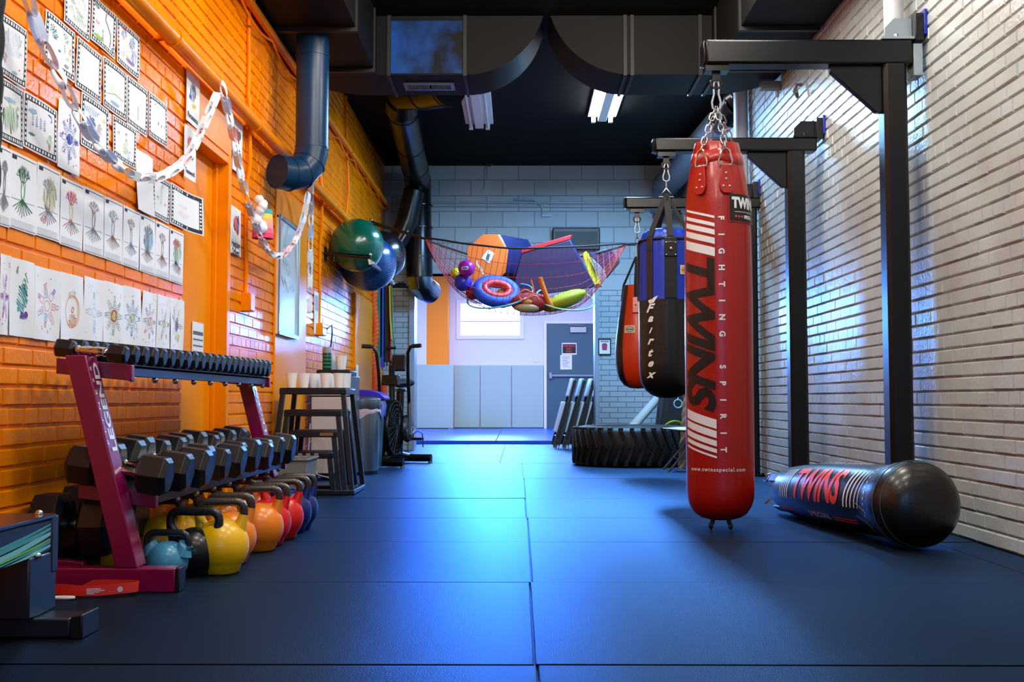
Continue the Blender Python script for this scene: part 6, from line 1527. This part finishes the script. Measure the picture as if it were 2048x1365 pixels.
# ---------------------------------------------------------------- big tyre
c = atY(1262, 900, 10.75); RT = (1385-1140)/2*10.4/F*.99; HT = .385
t = thing('tractor_tyre', 'huge black tyre lying flat on the mats below the hanging bags', 'tyre', (c.x, 10.72, 0))
m_tyre = M('dusty_black_rubber', (9, 10, 11), .55, bump=(60, .2), var=(5, (18, 18, 16), .55, .75))
mb = MB(); mb.lathe([(RT*.56, .03), (RT*.62, .005), (RT*.8, 0), (RT*.93, .02), (RT*.975, .06), (RT*.98, HT-.06), (RT*.93, HT-.02), (RT*.8, HT), (RT*.64, HT-.008), (RT*.6, HT-.03), (RT*.585, HT-.07), (RT*.7, HT-.1), (RT*.72, .1), (RT*.6, .06), (RT*.56, .03)], 72, caps=False); mb.build('carcass', m_tyre, t, smooth=50)
mb = MB(); n = 34
for k in range(n):
    for lo in (0, 1):
        a0 = 2*PI*(k+.5*lo)/n; vs = []
        for da, f_ in ((0, 0), (.32*2*PI/n*2.2, 1)):
            for side in (-1, 1):
                z = (.035 if lo else HT-.035) if f_ == 0 else HT/2+(.02 if lo else -.02)
                a = a0+da+side*.03*(1.2 if f_ == 0 else .9)
                for r in (RT*.955, RT*1.005): vs.append(Vector((r*math.cos(a), r*math.sin(a), z)))
        mb.hexa(vs)
        # shoulder block
        z0 = .012 if lo else HT-.05
        mb.hexa([Vector((r*math.cos(a), r*math.sin(a), z)) for r in (RT*.9, RT*1.0) for a in (a0-.036, a0+.036) for z in (z0, z0+.04)])
mb.build('tread', m_tyre, t, smooth=0, bevel=.006)
# ---------------------------------------------------------------- folding chairs leaning in the doorway
m_cw = M('white_resin', (206, 208, 208), .4); m_cg = M('dark_grey_chair_frame', (26, 27, 26), .45)
def folded_chair(x, y, lean, rz, label):
    t = thing('folding_chair', label, 'folding chair', (x, y, 0), rz, 'folded chairs leaning in the doorway'); R_ = Matrix.Rotation(lean, 3, 'Y')
    def pt(u, v, w): return R_ @ Vector((w, u, v))
    for s in (-1, 1):
        mb = MB(); mb.tube([pt(s*.21, .0, 0), pt(s*.21, .92, 0)], .03, 4, sq=(1.0, .9)); mb.build('frame_rail', m_cg, t, smooth=0)
        mb = MB(); mb.tube([pt(s*.18, .03, -.045), pt(s*.18, .62, -.03)], .022, 4); mb.build('rear_leg', m_cg, t, smooth=0)
        mb = MB(); mb.tube([pt(s*.21, -.0, 0), pt(s*.21, .05, 0)], .024, 8); mb.build('foot_cap', m_cw, t)
    mb = MB(); mb.hexa([pt(u, v, w) for u in (-.205, .205) for v in (.70, .95) for w in (-.034, -.004)]); mb.build('backrest', m_cw, t, bevel=.018)
    mb = MB(); mb.hexa([pt(u, v, w) for u in (-.19, .19) for v in (.2, .62) for w in (-.075, -.03)]); mb.build('seat', m_cw, t, bevel=.015)
    mb = MB(); mb.tube([pt(-.2, .1, 0), pt(.2, .1, 0)], .01, 8); mb.tube([pt(-.18, .16, -.04), pt(.18, .16, -.04)], .01, 8); mb.build('cross_bar', m_zinc, t)
ox = OX1
for k, (dx, y, lb) in enumerate(((-.50, 14.25, 'folded white chair leaning outermost in the doorway'), (-.375, 14.3, 'folded white chair second from the left in the doorway stack'), (-.25, 14.33, 'folded white chair third from the left in the doorway stack'), (-.14, 14.36, 'folded white chair tight against the right door jamb'))):
    folded_chair(ox+dx, y, .26, .05, lb)
# white leaning tube, folding chair behind the red bag, odds and ends
a, b = atY(1262, 858, 12.5), atY(1322, 790, 13.2)
d = (b-a).normalized(); mb = MB(); a2 = a+d*(-(a.z-.075)/d.z); mb.tube([a2, a2+d*((b-a2).length+.1)], .052, 20)
single(mb, 'white_tube', M('matte_white_tube', (200, 202, 198), .5), 'white round tube leaning on the block wall behind the tyre', 'tube')
wc = atY(1352, 858, 9.6)
t = thing('folding_chair', 'white folding chair standing open behind the red bag', 'folding chair', (wc.x+.24, 9.72, 0)); zs_ = wc.z
mb = MB(); mb.tube([(-.34, 0, zs_), (-.2, 0, zs_-.01), (0, 0, zs_-.015), (.2, 0, zs_)], [.02, .16, .19, .17], 20, sq=(1, .14)); mb.build('seat', m_cw, t, smooth=60)
for y in (-.17, .17):
    mb = MB(); mb.tube([(-.32, y, 0), (.1, y, zs_+.1), (.22, y, .84)], .011, 8); mb.build('frame_leg', M('grey_tube_steel', (84, 88, 92), .35, metal=.6), t)
    mb = MB(); mb.tube([(.24, y*.9, 0), (-.1, y*.9, zs_-.02)], .011, 8); mb.build('frame_leg', MATS['grey_tube_steel'], t)
mb = MB(); mb.tube([(-.23, -.17, zs_*.3), (-.23, .17, zs_*.3)], .007, 8); mb.tube([(.2, -.15, zs_*.3), (-.23, -.17, zs_*.32)], .006, 8); mb.build('cross_bar', MATS['grey_tube_steel'], t)
mb = MB(); mb.box(.17, .22, -.19, .19, .62, .84); mb.build('backrest', m_cw, t, bevel=.015)
p = atY(1361, 795, 9.9)
mb = MB(); n = 60
for s in range(3): mb.tube([(p.x+.03+.02*math.cos(2*PI*s/3+i*.5)+.10*(i/n), 10.05+.02*math.sin(2*PI*s/3+i*.5), .0+1.3*(i/n)) for i in range(n+1)], .019, 8)
mb.move((0, 0, .0)); single(mb, 'climbing_rope', M('tan_rope', (150, 136, 112), .8, bump=(150, .4)), 'thick tan rope coming down behind the red bag', 'rope')
p = atY(1345, 852, 10.35)
mb = MB(); mb.tube(spl([Vector((p.x-.06, 10.35, HT+.012)), Vector((p.x-.02, 10.33, HT+.04)), Vector((p.x+.04, 10.36, HT+.045)), Vector((p.x+.1, 10.4, HT+.014))], 6), .02, 8, sq=(1, .5))
single(mb, 'yellow_strap', M('lime_webbing', (178, 190, 30), .6), 'yellow green strap lying on the tyre rim', 'strap')
p = atY(1330, 830, 12.6)
mb = MB(); mb.prism([(p.x-.12, 12.4, 0), (2.0, 12.4, 0), (2.0, 12.4, .92), (p.x+.14, 12.4, .98), (p.x-.03, 12.4, .7)], (0, .55, 0))
single(mb, 'black_equipment_bag', M('black_canvas', (16, 17, 20), .7, bump=(40, .4)), 'black canvas equipment bag heaped in the corner behind the tyre', 'bag', bevel=.05)
p = atY(1356, 808, 11.9); mb = MB(); mb.tube([p+Vector((.045*math.cos(a), 0, .045*math.sin(a))) for a in [2*PI*i/24 for i in range(24)]], .007, 8, closed=True); mb.tube([p+Vector((0, 0, .045)), p+Vector((.04, .3, .3))], .006, 6)
single(mb, 'steel_ring', M('pale_blue_ring', (150, 176, 190), .4), 'pale metal ring hanging in front of the black equipment bag', 'ring')
# ---------------------------------------------------------------- light
def area(name, loc, rot, sx, sy, power, col, spread=180):
    l = bpy.data.lights.new(name, 'AREA'); l.shape = 'RECTANGLE'; l.size = sx; l.size_y = sy; l.energy = power*2.35; l.color = col; l.spread = math.radians(spread)
    o = bpy.data.objects.new(name, l); COL.objects.link(o); o.location = loc; o.rotation_euler = rot; return o
WARM = (1.0, .93, .83)
def lamp(x, y, power):
    l = bpy.data.lights.new('ceiling_lamp', 'POINT'); l.energy = power*2.35; l.color = WARM; l.shadow_soft_size = .3
    o = bpy.data.objects.new('ceiling_lamp', l); COL.objects.link(o); o.location = (x, y, 3.56)
for x, y, p in ((-.45, 1.2, 34), (-.45, 3.2, 50), (-.45, 5.0, 46), (-.45, 6.4, 32), (1.05, 1.2, 30), (1.05, 3.2, 58), (1.05, 5.0, 60), (1.05, 6.6, 60)): lamp(x, y, p)
area('strip_lamp', (.88, 10.6, 3.5), (0, 0, 0), .3, 1.3, 120, (.26, .58, 1), 175)
area('rear_daylight', (.4, -2.8, 1.9), (PI/2, 0, 0), 2.6, 2.0, 17, (.25, .55, 1.0), 180)
area('window_daylight', ((wl.x+wr.x)/2, FY+.025, (wz0+wz1)/2), (-PI/2, 0, 0), 1.2, .62, 46, (.07, .31, 1.0), 60)
area('far_ceiling_lamp', (0, 18.5, 3.1), (0, 0, 0), 3.4, 3.6, 88, (.97, .97, 1.0), 180)
w = bpy.data.worlds.new('world'); SC.world = w; w.use_nodes = True
w.node_tree.nodes['Background'].inputs[0].default_value = (.006, .01, .018, 1); w.node_tree.nodes['Background'].inputs[1].default_value = 1
vs = SC.view_settings; SC.display_settings.display_device = 'sRGB'; vs.view_transform = 'Standard'; vs.look = 'None'; vs.exposure = 0.0; vs.gamma = 1; vs.use_curve_mapping = False
